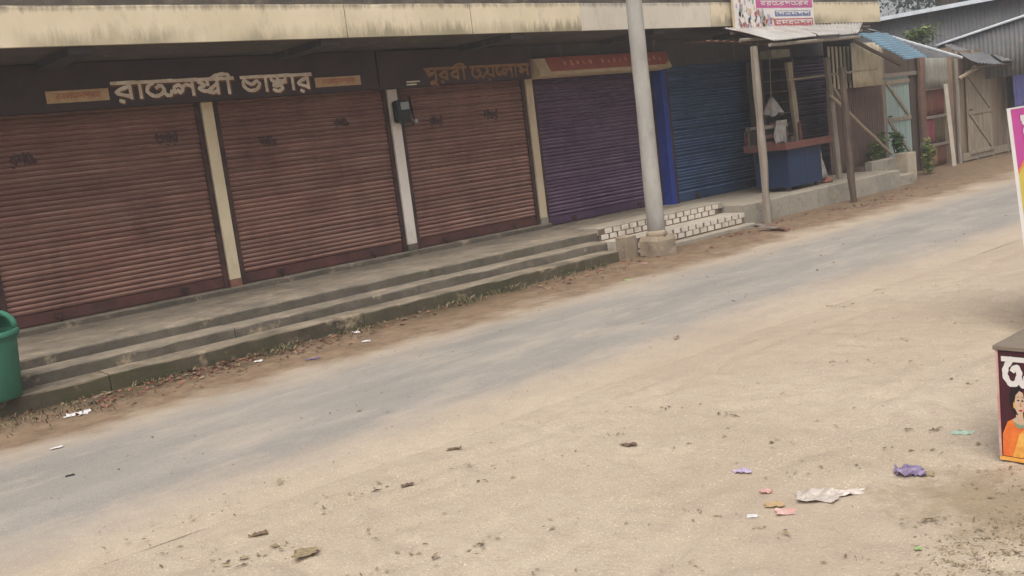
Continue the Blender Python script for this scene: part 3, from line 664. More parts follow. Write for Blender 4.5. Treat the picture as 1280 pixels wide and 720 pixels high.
tag(obj('bamboo_pole', tube(pole_pts(onY(1038, 119, 9.4), onY(1114, 192, 9.75), 6, 0.006), 0.032, 6), 'bamboo'), 'pale bamboo pole slanting down before the brown tin fence to the planter', 'bamboo pole')
tag(obj('bamboo_pole', tube(pole_pts(onY(1040, 106, 9.6), onY(1053, 127, 9.6), 4, 0.004), 0.028, 6), 'bamboo'), 'short bamboo brace under the cream tin strips at the stall corner', 'bamboo pole')
# awning
aw = thing('tin_awning', 'grey corrugated tin awning sloping out from the fascia over the stall', 'awning', (14.4, 9, 2.7))
A0, A1 = onY(904, 37.5, 9.38), onY(1066, 30, 9.38); B0, B1 = onY(967, 51, 8.45), onY(1072, 41.5, 8.45)
A0 = Vector((A0.x, 9.38, 3.06)); A1 = Vector((A1.x+0.3, 9.38, 3.08)); B0 = Vector((B0.x, 8.45, B0.z)); B1 = Vector((B1.x+0.05, 8.45, B1.z))
for i in range(4):
    u0, u1 = i/4, (i+1)/4+0.012; dz = Vector((0, 0, 0.006*(i % 2)+0.004)); ex = Vector((0, rg.uniform(-.05, .05), rg.uniform(-.015, .01)))
    obj('tin_sheet', corr(A0.lerp(A1, u0)+dz, A0.lerp(A1, u1)+dz, B0.lerp(B1, u1)+dz+ex, B0.lerp(B1, u0)+dz+ex, 10, 0.011, 6, 0.02), 'tin', aw, True, 0.0015)
obj('batten', tube(pole_pts(B0+Vector((-0.02, 0.06, -0.05)), B1+Vector((0.1, 0.06, -0.05)), 6, 0.006), 0.028, 7), 'wood', aw)
obj('batten', tube(pole_pts(A0+Vector((0, -0.15, -0.1)), A1+Vector((0, -0.15, -0.1)), 6, 0.006), 0.03, 7), 'wood_dk', aw)
obj('batten', tube(pole_pts(A0.lerp(B0, .5)+Vector((-0.2, 0, -0.08)), A1.lerp(B1, .5)+Vector((0, 0, -0.06)), 6, 0.006), 0.028, 7), 'wood', aw)
q = [onY(840, 47, 9.5), onY(962, 41, 9.3)]
obj('rusty_sheet', corr((12.3, 9.95, 2.92), (A0.x+0.9, 9.95, 2.92), (A0.x+0.9, 8.95, 2.72), (12.0, 9.2, 2.86), 10, 0.01, 4, 0.02), 'tin_under', aw, True, 0.0015)
settle(aw)
q0, q1 = onY(959, 73, 9.9), onY(981, 62, 9.9)
tag(obj('hanging_carton', box(q0.x, q1.x, 9.8, 10.05, q0.z, q1.z, 0.01), simple('dusty_carton', lin(146, 142, 126), lin(124, 118, 104), 8)), 'dusty pale carton hung under the awning between the stall posts', 'carton')
tag(obj('hanging_string', tube([onY(962, 72, 9.78), onY(963, 100, 9.77), onY(964, 122, 9.75)], 0.006, 5), 'bamboo'), 'thin string from the dusty carton to the hanging cover', 'string')
# hanging sacks
def blob(c, sx, sy, sz, seed, k=0.16):
    b = bmesh.new(); bmesh.ops.create_icosphere(b, subdivisions=3, radius=1)
    for v in b.verts:
        p = v.co.copy(); d = 1+k*noise.noise(p*1.6+Vector((seed, 0, 0)))+0.5*k*noise.noise(p*4+Vector((0, seed, 0)))
        t = max(0, p.z); v.co = Vector((p.x*sx*(1-0.25*t*t), p.y*sy*(1-0.25*t*t), p.z*sz))*d+Vector(c)
    return b
q = onY(964, 121, 9.75); b = bmesh.new(); rows = []          # limp cover hung by its tip, pleats widening downwards
for i in range(10):
    t = i/9; r_ = 0.015+0.17*t**0.75; rows.append([b.verts.new((q.x+0.03*t+r_*math.cos(a)*(1+0.22*t*math.sin(5*a+1)), 9.75+0.8*r_*math.sin(a)*(1+0.22*t*math.sin(5*a+1)), q.z-0.31*t+0.03*t*math.sin(3*a))) for a in [2*math.pi*k/30 for k in range(30)]])
for i in range(9):
    for k in range(30): b.faces.new((rows[i][k], rows[i][(k+1) % 30], rows[i+1][(k+1) % 30], rows[i+1][k]))
tag(obj('hanging_cover', b, 'sack', None, True, 0.003), 'limp off-white cloth cover hung by its tip above the stall counter', 'cover')
ck = thing('wooden_crate', 'dark slatted wooden crate under the hanging cover on the stall counter', 'crate', (14.35, 9.6, 1.09))
k0, k1 = onY(952, 160, 9.62).x, onY(984, 160, 9.62).x
for x in (k0, k1-0.035):
    for y in (9.62, 9.88): obj('corner_post', box(x, x+0.035, y, y+0.035, 1.091, 1.47), 'wood_dk', ck)
for z in (1.13, 1.25, 1.41):
    for y in (9.605, 9.916): obj('slat', box(k0-0.01, k1+0.01, y, y+0.014, z, z+0.06, 0.003), 'redwood' if z < 1.4 else 'wood', ck)
obj('lining', box(k0+0.02, k1-0.02, 9.66, 9.87, 1.1, 1.42), 'dark', ck); settle(ck)
q = onY(974, 172, 9.6)
b = bmesh.new(); rows = []
for i in range(9):
    z = q.z-0.27+0.56*i/8; r = []
    for j in range(13):
        u = j/12; x = q.x-0.16+0.32*u; r.append(b.verts.new((x+0.02*math.sin(i*1.1), 9.55+0.03*math.sin(u*19+i*0.4)+0.02*noise.noise(Vector((x*6, z*5, 0))), z+(0.05*math.sin(u*9) if i == 0 else 0))))
    rows.append(r)
for i in range(8):
    for j in range(12): b.faces.new((rows[i][j], rows[i][j+1], rows[i+1][j+1], rows[i+1][j]))
tag(obj('plastic_sheet', b, 'sack', None, True, 0.004), 'crumpled white plastic sheet draped down the front of the stall crate', 'sheet')
b = bmesh.new(); rows = []; q = onY(1040, 222, 9.25)
for i in range(8):
    t = i/7; r = []
    for j in range(6):
        u = j/5; r.append(b.verts.new((c1+0.03+u*(0.34*(1-t)+0.02), KY+0.02+0.1*u+0.02*math.sin(u*9+t*4), 0.42+0.6*t)))
    rows.append(r)
for i in range(7):
    for j in range(5): b.faces.new((rows[i][j], rows[i][j+1], rows[i+1][j+1], rows[i+1][j]))
tag(obj('white_cloth', b, 'sack', None, True, 0.006), 'white cloth hanging in a triangle from the end of the blue counter', 'cloth')
tag(obj('rubble_stone', blob((c1+0.3, KY+0.1, 0.375), 0.14, 0.1, 0.055, 8, 0.3), 'brick', None), 'small brown stone weighting the white cloth on the stall plinth', 'stone')
for i, (x, sx, sz, m, lab) in enumerate(((c0+0.2, 0.11, 0.08, 'black', 'low black bowl on the stall counter before the crate'), (c0+0.62, 0.05, 0.14, 'wood_dk', 'slim dark jar on the stall counter beside the pale post'), (c0+0.4, 0.07, 0.12, 'sign', 'squat dark tin on the stall counter near the tray end board'))):
    pr = [(0.01, 0), (sx*0.8, 0), (sx, sz*0.3), (sx, sz*0.85), (sx*0.9, sz), (sx*0.75, sz), (sx*0.7, sz*0.3), (0.01, sz*0.2)]
    tag(obj('counter_jar', lathe(pr, Vector((x, KY+0.3, 1.091)), 14), m, None, True), lab, 'jar')

# banner on the awning
BY = 9.33
bn = thing('fascia_banner', 'printed banner on the fascia with rose and red text bands and figures', 'banner', (13.8, BY, 3.05))
e0, e1 = onY(916.5, 36, BY), onY(1018, 29, BY); W_ = e1.x-e0.x; Hh = 0.78
def bq(u0, v0, u1, v1, d): return box(e0.x+u0*W_, e0.x+u1*W_, BY-d-0.0015, BY-d, e0.z+v0*Hh, e0.z+v1*Hh)
obj('sheet', bq(0, 0, 1, 1, 0), 'white', bn); obj('edge_trim', bq(0, 0, 0.025, 1, 0.003), 'creamsign', bn); obj('rose_band', bq(0.28, 0.40, 0.985, 0.97, 0.003), 'pink', bn)
obj('blue_box', bq(0.5, 0.225, 0.955, 0.345, 0.003), 'bluegrey', bn); obj('red_band', bq(0.48, 0.02, 0.985, 0.18, 0.003), 'rosered', bn)
for (u, v, wd, hh, seq) in ((0.3, 0.62, 0.66, 0.075, 9), (0.33, 0.46, 0.6, 0.075, 8), (0.3, 0.78, 0.66, 0.1, 6), (0.51, 0.25, 0.43, 0.07, 6), (0.5, 0.06, 0.47, 0.08, 6)):
    sq = [rg.choice(['ra', 'ba', 'la', 'ma', 'sa', 'pa', 'ja', 'aa']) for _ in range(seq)]; tot = sum(GL[g][0] for g in sq)*hh*Hh
    bm, L = lettering(sq, (e0.x+u*W_, BY-0.0046, e0.z+v*Hh), (1, 0, 0), (0, 0, 1), hh*Hh, 0.014, (0, -1, 0), wd*W_/tot, 0.001); obj('small_letters', bm, 'white', bn)
fm = ['lilac', 'skin', 'jewel', 'creamsign', 'lilac', 'bluegrey', 'rosered', 'skin_sh', 'hair', 'white']; b = bmesh.new()
for i in range(150):                             # the crowd of figures is a flat print: small blots of colour
    cx = rg.choice((0.09, 0.16, 0.22, 0.29, 0.36, 0.43)); top = 0.95 if cx < 0.25 else 0.42-0.9*(cx-0.25)
    u = cx+rg.gauss(0, 0.022); v = rg.uniform(0.03, top); r_ = rg.uniform(0.006, 0.018)
    c = Vector((e0.x+u*W_, BY-0.003-0.00005*i, e0.z+v*Hh))
    b.faces.new([b.verts.new(c+Vector((math.cos(a)*r_*W_*rg.uniform(.5, 1.1), 0, math.sin(a)*r_*W_*1.6*rg.uniform(.6, 1.2)))) for a in [2*math.pi*q/7 for q in range(7)]]).material_index = rg.randrange(10)
me = bpy.data.meshes.new('printed_figures'); b.to_mesh(me); b.free()
for m in fm: me.materials.append(M[m])
obj_me('printed_figures', me, 'lilac', bn)
settle(bn)

# ------------------------------------------------------------------ shacks to the right
tf = thing('tin_fence', 'brown painted corrugated tin fence behind the slanting bamboo pole', 'fence', (18.0, 10.2, 0.2))
fa, fb = onY(1038, 200, 10.2), onY(1107, 205, 10.2); xa, xb = fa.x, fb.x
for i in range(3):
    x0 = xa+(xb-xa)*i/3; x1 = xa+(xb-xa)*(i+1)/3+0.03
    obj('tin_sheet', corr((x0, 10.2-0.008*(i % 2), 0.15), (x1, 10.2-0.008*(i % 2), 0.15), (x1, 10.2-0.008*(i % 2), 2.1+0.02*i), (x0, 10.2-0.008*(i % 2), 2.1+0.02*i), 8, 0.012, 5, 0.015), 'tin_brown', tf, True, 0.0015)
obj('frame_rail', box(xa, xb, 10.23, 10.28, 2.0, 2.06), 'wood_dk', tf); settle(tf)
cs = thing('slat_screen', 'cream upright slats with dark gaps over the brown tin fence', 'screen', (17.4, 10.1, 1.95))
for i in range(6):
    x = onY(1036+i*4.9, 90, 10.12).x; zt = onY(1040+i*4, 58, 10.12).z; zb = onY(1040+i*4, 111, 10.12).z
    obj('slat', box(x, x+0.065, 10.11, 10.13, zb+rg.uniform(-.03, .02), zt, 0.003), 'tin_cream', cs)
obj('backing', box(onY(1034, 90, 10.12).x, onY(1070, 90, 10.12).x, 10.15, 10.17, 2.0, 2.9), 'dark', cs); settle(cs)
p0, p1 = onY(1066, 110, 9.95), onY(1104, 108, 9.95)
tag(obj('hanging_tin_sheet', corr((p0.x, 9.95, p0.z), (p1.x, 9.95, p0.z), (p1.x, 9.95, 2.78), (p0.x, 9.95, 2.78), 8, 0.014, 4, 0.02), 'tin_cream', None, True, 0.0015), 'cream corrugated tin sheet hung under the blue roof next to the slats', 'tin sheet')

# planter with plants
pn = thing('planter_wall', 'low cement planter wall with a square end block below the teal door', 'planter', (18.6, 9.4, 0))
a = onY(1080, 205, 9.75); b_ = onY(1131, 205, 9.55)
obj('front_wall', slab(17.3, 18.7, 9.62, 9.76, -0.1, 0.50), 'conc2', pn)
e = onZ(1131, 229); e2 = onZ(1148, 222)
obj('end_block', box(e.x+0.3, e.x+0.66, 9.38, 9.66, -0.1, 0.56, 0.02), simple('planter_render', lin(176, 163, 144), lin(150, 138, 122), 4, 0.9, stain=lin(118, 108, 94), st_lo=0.58), pn)
obj('soil', box(17.25, 18.95, 9.77, 10.05, -0.1, 0.4), 'tilebed', pn); settle(pn)
def leaves(b, c, rad, n, size, rnd, flat=0.35):
    for _ in range(n):
        d = Vector((rnd.gauss(0, 1), rnd.gauss(0, 1), rnd.gauss(0, 1))).normalized()*rnd.random()**0.45
        p = Vector(c)+Vector((d.x*rad[0], d.y*rad[1], d.z*rad[2])); s_ = size*rnd.uniform(0.6, 1.3)
        a = Vector((rnd.gauss(0, 1), rnd.gauss(0, 1), rnd.gauss(0, flat))).normalized(); e_ = a.cross(Vector((rnd.gauss(0, .5), rnd.gauss(0, .5), 1))).normalized()
        q = [p-a*s_, p+e_*s_*0.42, p+a*s_, p-e_*s_*0.42]
        b.faces.new([b.verts.new(x) for x in q])
def bush(name, c, rad, n, size, label, mats, stems=5, seed=1, zbase=0.4):
    rnd = random.Random(seed); t = thing(name, label, 'plant', (c[0], c[1], zbase))
    b = bmesh.new()
    for i in range(stems):
        tp = Vector(c)+Vector((rnd.uniform(-.8, .8)*rad[0], rnd.uniform(-.8, .8)*rad[1], rnd.uniform(0, .6)*rad[2]))
        add_tube(b, [(c[0]+rnd.uniform(-.3, .3)*rad[0], c[1], zbase), ((c[0]+tp.x)/2, c[1], (zbase+tp.z)/2), tp], [0.012, 0.009, 0.004], 5)
    obj('stem', b, 'grass', t)
    for i, m in enumerate(mats):
        b = bmesh.new()
        for k in range(5):
            cc = Vector(c)+Vector((rnd.uniform(-.6, .6)*rad[0], rnd.uniform(-.6, .6)*rad[1], rnd.uniform(-.5, .6)*rad[2])); leaves(b, cc, [r*0.5 for r in rad], n//5//len(mats), size, rnd)
        obj('foliage', b, m, t)
    settle(t); return t
bush('leafy_plant', (18.1, 9.9, 0.72), (0.38, 0.14, 0.3), 420, 0.055, 'leafy green plant sprawling in the planter near the bamboo pole tip', ['leaf', 'leaf2'], 6, 2)
bush('leafy_plant', (18.75, 9.88, 0.70), (0.3, 0.14, 0.3), 360, 0.055, 'leafy green plant in the planter in front of the teal door', ['leaf', 'leaf'], 6, 3)
bush('leafy_plant', (19.55, 9.62, 0.32), (0.2, 0.14, 0.42), 420, 0.05, 'tall weedy green plant growing beside the brown door post', ['leaf', 'leaf2'], 6, 4, 0.0)

def plank_door(name, label, x0, x1, y, z0, z1, n, mat, brace_mat, brace=True):
    t = thing(name, label, 'door', ((x0+x1)/2, y, z0))
    for i in range(n):
        a = x0+(x1-x0)*i/n; b2 = x0+(x1-x0)*(i+1)/n
        obj('plank', box(a+0.004, b2-0.004, y+rg.uniform(-.004, .004), y+0.03, z0+rg.uniform(-.02, .02), z1+rg.uniform(-.015, .015), 0.003), mat, t)
    zm = (z0+z1)/2
    for z in (z0+0.08, zm, z1-0.12): obj('batten', box(x0+0.02, x1-0.02, y-0.03, y-0.006, z-0.04, z+0.04, 0.004), brace_mat, t)
    if brace:
        for za, zb in ((z1-0.16, zm+0.04), (zm-0.04, z0+0.12)):
            pts = [(x0+0.04, y-0.006, za), (x0+0.14, y-0.006, za), (x1-0.04, y-0.006, zb), (x1-0.14, y-0.006, zb)]
            b = bmesh.new(); f_ = [b.verts.new((p[0], y-0.028, p[2])) for p in pts]; g_ = [b.verts.new(p) for p in pts]
            b.faces.new(f_); b.faces.new(g_[::-1])
            for i in range(4): b.faces.new((f_[(i+1) % 4], f_[i], g_[i], g_[(i+1) % 4]))
            bmesh.ops.recalc_face_normals(b, faces=b.faces[:]); obj('diagonal_brace', b, brace_mat, t)
    obj('latch', box(x0+0.03, x0+0.16, y-0.05, y-0.031, zm+0.06, zm+0.09, 0.004), 'guide', t); settle(t); return t
SH = 10.3
xl = lambda px, py, Y=SH: onY(px, py, Y).x
zl = lambda px, py, Y=SH: onY(px, py, Y).z
plank_door('plank_door', 'pale teal plank door with Z braces under the blue roof', xl(1108, 140), xl(1138, 140), SH, 0.3, zl(1120, 95), 4, 'teal', 'plank')
hut = thing('door_shack', 'narrow timber shack front with dim lintel around the teal door', 'shack', (19.5, SH, 0))
x0, x1 = xl(1107, 140), xl(1155, 140)
obj('lintel_board', box(x0-0.1, x1, SH+0.02, SH+0.05, zl(1120, 95), 2.75), 'wood_dk', hut)
obj('cross_beam', box(x0-0.1, x1, SH-0.04, SH+0.015, zl(1120, 96), zl(1120, 91), 0.004), 'wood', hut)
obj('jamb', box(x0-0.14, x0, SH-0.03, SH+0.08, 0, 2.75, 0.006), 'wood', hut)
obj('post', tube(pole_pts((xl(1150, 212), SH-0.12, -0.1), (xl(1147, 80)-0.1, SH-0.12, 2.6), 6, 0.01), 0.085, 8), simple('red_brown_post', lin(118, 92, 80), lin(94, 74, 66), 5, 0.85), hut)
obj('filler_board', box(xl(1139, 140), xl(1156, 140), SH+0.0, SH+0.028, 0, 2.7), 'wood_dk', hut)
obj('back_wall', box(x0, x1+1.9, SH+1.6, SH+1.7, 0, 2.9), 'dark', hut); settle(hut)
# patched panels
pp = thing('patched_partition', 'partition patched from maroon, crimson, olive and tan panels', 'partition', (21.2, SH, 0))
xa, xm_, xb = xl(1153, 160), xl(1170, 160), xl(1191, 160)
zs = [0.0, zl(1170, 180)-0.02, zl(1170, 146), zl(1170, 112)]
for i, (ma, mb) in enumerate((('tan_p', 'brown_p'), ('pink_p', 'olive_p'), ('brown_p', 'red_p'))):
    obj('panel', corr((xa, SH, zs[i]+0.03), (xm_-0.01, SH, zs[i]+0.03), (xm_-0.01, SH, zs[i+1]), (xa, SH, zs[i+1]), 5, 0.008, 3, 0.02), ma, pp, True, 0.002)
    obj('panel', corr((xm_+0.01, SH+0.02, zs[i]+0.03), (xb, SH+0.02, zs[i]+0.03), (xb, SH+0.02, zs[i+1]), (xm_+0.01, SH+0.02, zs[i+1]), 5, 0.008, 3, 0.02), mb, pp, True, 0.002)
    if i: obj('cross_rail', box(xa, xb, SH-0.05, SH-0.015, zs[i]-0.02, zs[i]+0.04, 0.004), 'wood', pp)
settle(pp)
tag(obj('hanging_tin_sheet', corr((xa-0.05, SH-0.1, zl(1160, 110)), (xb+0.05, SH-0.1, zl(1185, 112)), (xb+0.05, SH-0.1, zl(1190, 70)), (xa-0.05, SH-0.1, zl(1155, 72)), 12, 0.012, 3, 0.02), simple('dull_silver_tin', lin(140, 138, 128), lin(118, 116, 108), 4, 0.6, stretch=(5, 5, .5)), None, True, 0.0015), 'dull silver corrugated tin sheet hung above the patched partition', 'tin sheet')
wp0, wp1 = onZ(1196, 207), onY(1182, 105, 10.0)
tag(obj('wooden_post', box(-0.05, 0.05, -0.035, 0.035, 0, (wp1-wp0).length+0.1, 0.006), simple('limewashed_post', lin(196, 188, 176), lin(172, 162, 148), 5)), 'limewashed square post leaning between patched partition and bamboo-mat shack', 'post')
o = bpy.context.scene.objects[-1] if False else bpy.data.objects[[k for k in bpy.data.objects.keys() if k.startswith('wooden_post')][-1]]
o.location = (wp0.x, 9.9, -0.1); o.rotation_euler = (wp1-Vector((wp0.x, 9.9, -0.1))).to_track_quat('Z', 'Y').to_euler()
# bamboo-mat shack
MY = 10.05
ms = thing('mat_shack', 'brown bamboo-mat shack with grey plank door and sagging tin eaves', 'shack', (23.5, MY, 0))
sx0, sx1 = xl(1197, 150, MY), xl(1285, 150, MY)+1.2
for i in range(6):
    a = sx0+(sx1-sx0)*i/6; b2 = sx0+(sx1-sx0)*(i+1)/6
    obj('mat_panel', box(a+0.008, b2-0.008, MY+rg.uniform(0, .02), MY+0.05, 0.0, 2.5, 0.004), 'mat', ms)
for i in range(7):
    a = sx0+(sx1-sx0)*i/6; obj('stud', tube(pole_pts((a, MY-0.02, -0.1), (a, MY-0.02, 2.5), 5, 0.012), 0.045, 7), 'wood', ms)
obj('sill_board', box(sx0+0.1, sx1, MY-0.05, MY-0.008, 0.03, 0.2, 0.006), 'plank', ms)
obj('back_wall', box(sx0, sx1, MY+2.5, MY+2.6, 0, 3.0), 'dark', ms)
obj('side_wall', box(sx0-0.05, sx0-0.01, MY+0.05, MY+2.5, 0, 2.6), 'mat', ms)
obj('eave_strut', tube(pole_pts(onY(1199, 98, MY-0.1), onY(1228, 81, MY-0.45), 4, 0.005), 0.04, 6), 'bamboo', ms); settle(ms)
plank_door('plank_door', 'weathered grey-brown plank door with Z braces in the bamboo-mat shack', xl(1207, 150, MY), xl(1237, 150, MY), MY-0.06, zl(1220, 193, MY), zl(1220, 86, MY), 5, 'plank', 'plank')
tag(obj('tarpaulin', corr((xl(1266, 100, MY-.3), MY-.3, 0.9), (xl(1290, 100, MY-.3), MY-.3, 0.9), (xl(1290, 100, MY-.3), MY-.3, 2.25), (xl(1266, 100, MY-.3), MY-.3, 2.25), 4, 0.02, 5, 0.05), 'indigo', None, True, 0.004), 'indigo tarpaulin hanging on the bamboo-mat wall', 'tarpaulin')
# shack eaves: overlapping dark sheets
er = thing('tin_roof', 'dark sagging tin eave sheets over the bamboo-mat shack', 'roof', (23.5, 9.8, 2.4))
def quad(pts, waves, amp, mat, par, name='tin_sheet', rows=5, jit=0.04, nm=0.002): return obj(name, corr(*pts, waves, amp, rows, jit), mat, par, True, nm)
for i in range(3):
    f0, f1 = i/3, (i+1)/3+0.03; dz = Vector((0, 0, 0.03*(i % 2)))
    C0, C1 = onY(1196, 62, 10.35), onY(1290, 58, 10.35); D0, D1 = onY(1222, 80, 9.35), onY(1300, 74, 9.35)
    C0 = C0+Vector((0, 0.3, 0.15)); C1 = C1+Vector((0.5, 0.3, 0.12)); D1 = D1+Vector((0.4, 0, 0))
    quad((C0.lerp(C1, f0)+dz, C0.lerp(C1, f1)+dz, D0.lerp(D1, f1)+dz+Vector((0, 0, rg.uniform(-.05, .05))), D0.lerp(D1, f0)+dz), 9, 0.014, 'tin_dark', er)
obj('eave_pole', tube(pole_pts(D0+Vector((0, .1, -.05)), D1+Vector((0, .1, -.05)), 6, .01), 0.035, 7), 'wood_dk', er); settle(er)
# blue roof
br = thing('tin_roof', 'pale blue and grey corrugated tin roof slanting down over the teal door', 'roof', (17.5, 9, 2.5))
a_, b_, c_, d_ = onY(1071, 42, 8.62), onY(1109, 41, 9.35), onY(1161, 71, 9.2), onY(1131, 74, 8.55)
quad((a_, d_, c_, b_), 12, 0.012, 'tin_blue', br)
e_, f_ = onY(1068, 33, 9.75), onY(1201, 72, 9.6)
g_ = b_+Vector((0, 0.02, -0.005))
quad((g_, c_+Vector((0, 0.02, -0.005)), f_, e_), 14, 0.012, 'tin_dark', br)
obj('ridge_cap', tube([onY(1058, 29.5, 9.74), onY(1130, 51, 9.66), onY(1202, 72, 9.58)], 0.032, 7), 'edge_white', br)
obj('rafter', tube(pole_pts(a_+Vector((0, .1, -.08)), d_+Vector((0, .1, -.08)), 5, .006), 0.03, 6), 'wood_dk', br); settle(br)
# large shed behind, side wall facing up the street
BX = 25.0
sd_ = thing('tin_shed', 'large dark tin shed with pale eave edge rising behind the shacks', 'shed', (28, 13, 0))
p_, q_ = onX(1100, 24, BX), onX(1300, -9, BX)
ly0, ly1 = q_.y-0.3, p_.y+1.5; zt = p_.z
for i in range(7):
    y0 = ly1+(ly0-ly1)*i/7; y1 = ly1+(ly0-ly1)*(i+1)/7-0.03; oo = 0.01*(i % 2)
    obj('wall_sheet', corr((BX+0.15+oo, y0, 0), (BX+0.15+oo, y1, 0), (BX+0.15+oo, y1, zt), (BX+0.15+oo, y0, zt), 8, 0.013, 2, 0.02), 'tin_dark', sd_, True, 0.002)
for i in range(7):
    y0 = ly1+(ly0-ly1)*i/7; y1 = ly1+(ly0-ly1)*(i+1)/7-0.03; oo = 0.012*(i % 2)
    obj('roof_sheet', corr((BX-0.1, y0, zt+oo), (BX-0.1, y1, zt+oo), (BX+5, y1, zt+0.25+oo), (BX+5, y0, zt+0.25+oo), 8, 0.013, 2, 0.02), 'tin', sd_, True, 0.002)
obj('eave_trim', box(BX-0.16, BX-0.11, ly0, ly1, zt-0.06, zt+0.04), 'edge_white', sd_)
obj('far_wall', box(BX+9.8, BX+9.9, ly0, ly1, 0, zt), 'tin_dark', sd_)
for i in range(7):
    y0 = ly1+(ly0-ly1)*i/7; y1 = ly1+(ly0-ly1)*(i+1)/7-0.03
    obj('roof_sheet', corr((BX+5, y0, zt+0.25), (BX+5, y1, zt+0.25), (BX+10, y1, zt), (BX+10, y0, zt), 8, 0.013, 2, 0.02), 'tin', sd_, True, 0.002)
settle(sd_)
# lean-to in front of it with a verge that rises towards the road
lt = thing('lean_to_roof', 'dark tin lean-to with a bright verge strip climbing beside the large shed', 'roof', (23.6, 10, 2.5))
p0, p1 = onX(1170, 57, 23.2), onX(1300, 13, 23.2)
quad((p0, p1, p1+Vector((2.0, 0, -0.05)), p0+Vector((2.0, 0, -0.05))), 14, 0.014, 'tin_dark', lt)
obj('verge_strip', tube([p0, p0.lerp(p1, .5), p1], 0.028, 6), 'edge_white', lt)
for i in range(4):
    a2 = p0.lerp(p1, i/4); b2 = p0.lerp(p1, (i+1)/4)
    quad((Vector((23.28, a2.y, 1.8)), Vector((23.28, b2.y, 1.8)), b2+Vector((0.08, 0, -0.03)), a2+Vector((0.08, 0, -0.03))), 6, 0.012, 'tin_dark', lt, 'gable_sheet', 2, 0.02)
settle(lt)
q = onX(1148, 44, 23.0)
bush('roof_creeper', (q.x, q.y, q.z), (0.3, 0.55, 0.28), 700, 0.06, 'yellow-green creeper spilling over the roofs before the large tin shed', ['leaf2', 'leaf2', 'leaf'], 6, 9, q.z-1.3)

# ------------------------------------------------------------------ trees beyond the shed
def tree(c, h, r, seed, label):
    rnd = random.Random(seed); t = thing('broadleaf_tree', label, 'tree', c, 'hazy trees behind the large tin shed')
    b = bmesh.new(); top = Vector(c)+Vector((0, 0, h*0.55))
    add_tube(b, [Vector(c)+Vector((0, 0, -0.2)), Vector(c)+Vector((0.1, 0, h*0.28)), top], [0.26, 0.2, 0.13], 9)
    cs_ = []
    for i in range(9):
        a = rnd.uniform(0, 6.28); e2 = top+Vector((math.cos(a)*r*rnd.uniform(.3, .8), math.sin(a)*r*rnd.uniform(.3, .8), rnd.uniform(-.1, .4)*h)); cs_.append(e2)
        add_tube(b, [top+Vector((0, 0, rnd.uniform(-1.5, 0))), (top+e2)/2+Vector((0, 0, .3)), e2], [0.1, 0.07, 0.03], 6)
    obj('trunk', b, 'bark', t)
    b = bmesh.new()
    for cc in cs_:
        for _ in range(4): leaves(b, cc+Vector((rnd.gauss(0, r*.22), rnd.gauss(0, r*.22), rnd.gauss(0, r*.2))), (r*.34, r*.34, r*.26), 380, 0.10, rnd, 0.9)
    obj('crown', b, 'leaf_far', t); settle(t)
for i, (c, h, r, lab) in enumerate((((32, 18.2, 0), 8.5, 3.2, 'blue-green tree behind the shed roof nearest the cream fascia'), ((37, 17.2, 0), 9.5, 3.8, 'tall blue-green tree beyond the middle of the shed roof'), ((40, 14.2, 0), 9.0, 3.6, 'rounded blue-green tree beyond the road end of the shed'))): tree(c, h, r, 20+i, lab)

# ------------------------------------------------------------------ box sign at the right
BXX = 4.42; by1, by0 = 1.905, 1.15; bh = 0.55
bx = thing('display_box', 'dark maroon display box with white letter and printed woman in orange sari', 'box sign', (4.7, 1.5, 0))
obj('carcass', box(BXX, BXX+0.55, by0, by1, 0.012, bh-0.012, 0.004), 'maroon', bx)
obj('top_board', box(BXX-0.012, BXX+0.57, by0-0.012, by1+0.012, bh-0.01, bh+0.012, 0.004), 'boxtop', bx)
obj('bottom_trim', box(BXX-0.008, BXX-0.001, by0, by1, 0.012, 0.028), 'sariyel', bx)
obj('edge_trim', box(BXX-0.006, BXX-0.001, by1-0.008, by1+0.002, 0.03, bh-0.012), 'rose', bx)
def face(u, v): return Vector((BXX, by1-u, v))             # u runs from the far edge towards the viewer
bm, L = lettering(['ja', 'ma'], face(0.03, bh-0.175), (0, -1, 0), (0, 0, 1), 0.125, 0.026, (-1, 0, 0), 0.8, 0.002); obj('letter', bm, 'white', bx)
def shape(pts, mat, d, nm):
    pts = [(u*0.43+0.004, v*0.88+0.006) for u, v in pts]
    b = bmesh.new(); vs_ = [b.verts.new(face(u, v)+Vector((-d, 0, 0))) for u, v in pts]; f_ = b.faces.new(vs_); bmesh.ops.triangulate(b, faces=[f_]); return obj(nm, b, mat, bx)
def ell(cu, cv, ru, rv, n=20): return [(cu+ru*math.cos(2*math.pi*i/n), cv+rv*math.sin(2*math.pi*i/n)) for i in range(n)]
shape([(0.02, 0.03), (0.44, 0.03), (0.44, 0.17), (0.37, 0.22), (0.27, 0.245), (0.16, 0.245), (0.08, 0.22), (0.025, 0.15)], 'orange', 0.0016, 'printed_sari')
shape([(0.12, 0.03), (0.22, 0.03), (0.3, 0.12), (0.27, 0.2), (0.2, 0.16)], 'sariyel', 0.0021, 'printed_sari_border')
shape([(0.13, 0.235), (0.165, 0.20), (0.21, 0.188), (0.26, 0.205), (0.29, 0.24), (0.245, 0.25), (0.24, 0.285), (0.175, 0.285), (0.17, 0.25)], 'skin', 0.0022, 'printed_neck')
shape(ell(0.185, 0.345, 0.075, 0.082), 'hair', 0.0024, 'printed_hair')
shape([(0.16, 0.30), (0.19, 0.268), (0.225, 0.262), (0.25, 0.285), (0.26, 0.315), (0.262, 0.345), (0.25, 0.385), (0.215, 0.395), (0.175, 0.37), (0.162, 0.335)], 'skin', 0.0028, 'printed_face')
for u in (0.2, 0.242): shape(ell(u, 0.343, 0.012, 0.005, 10), 'hair', 0.0033, 'printed_eye')
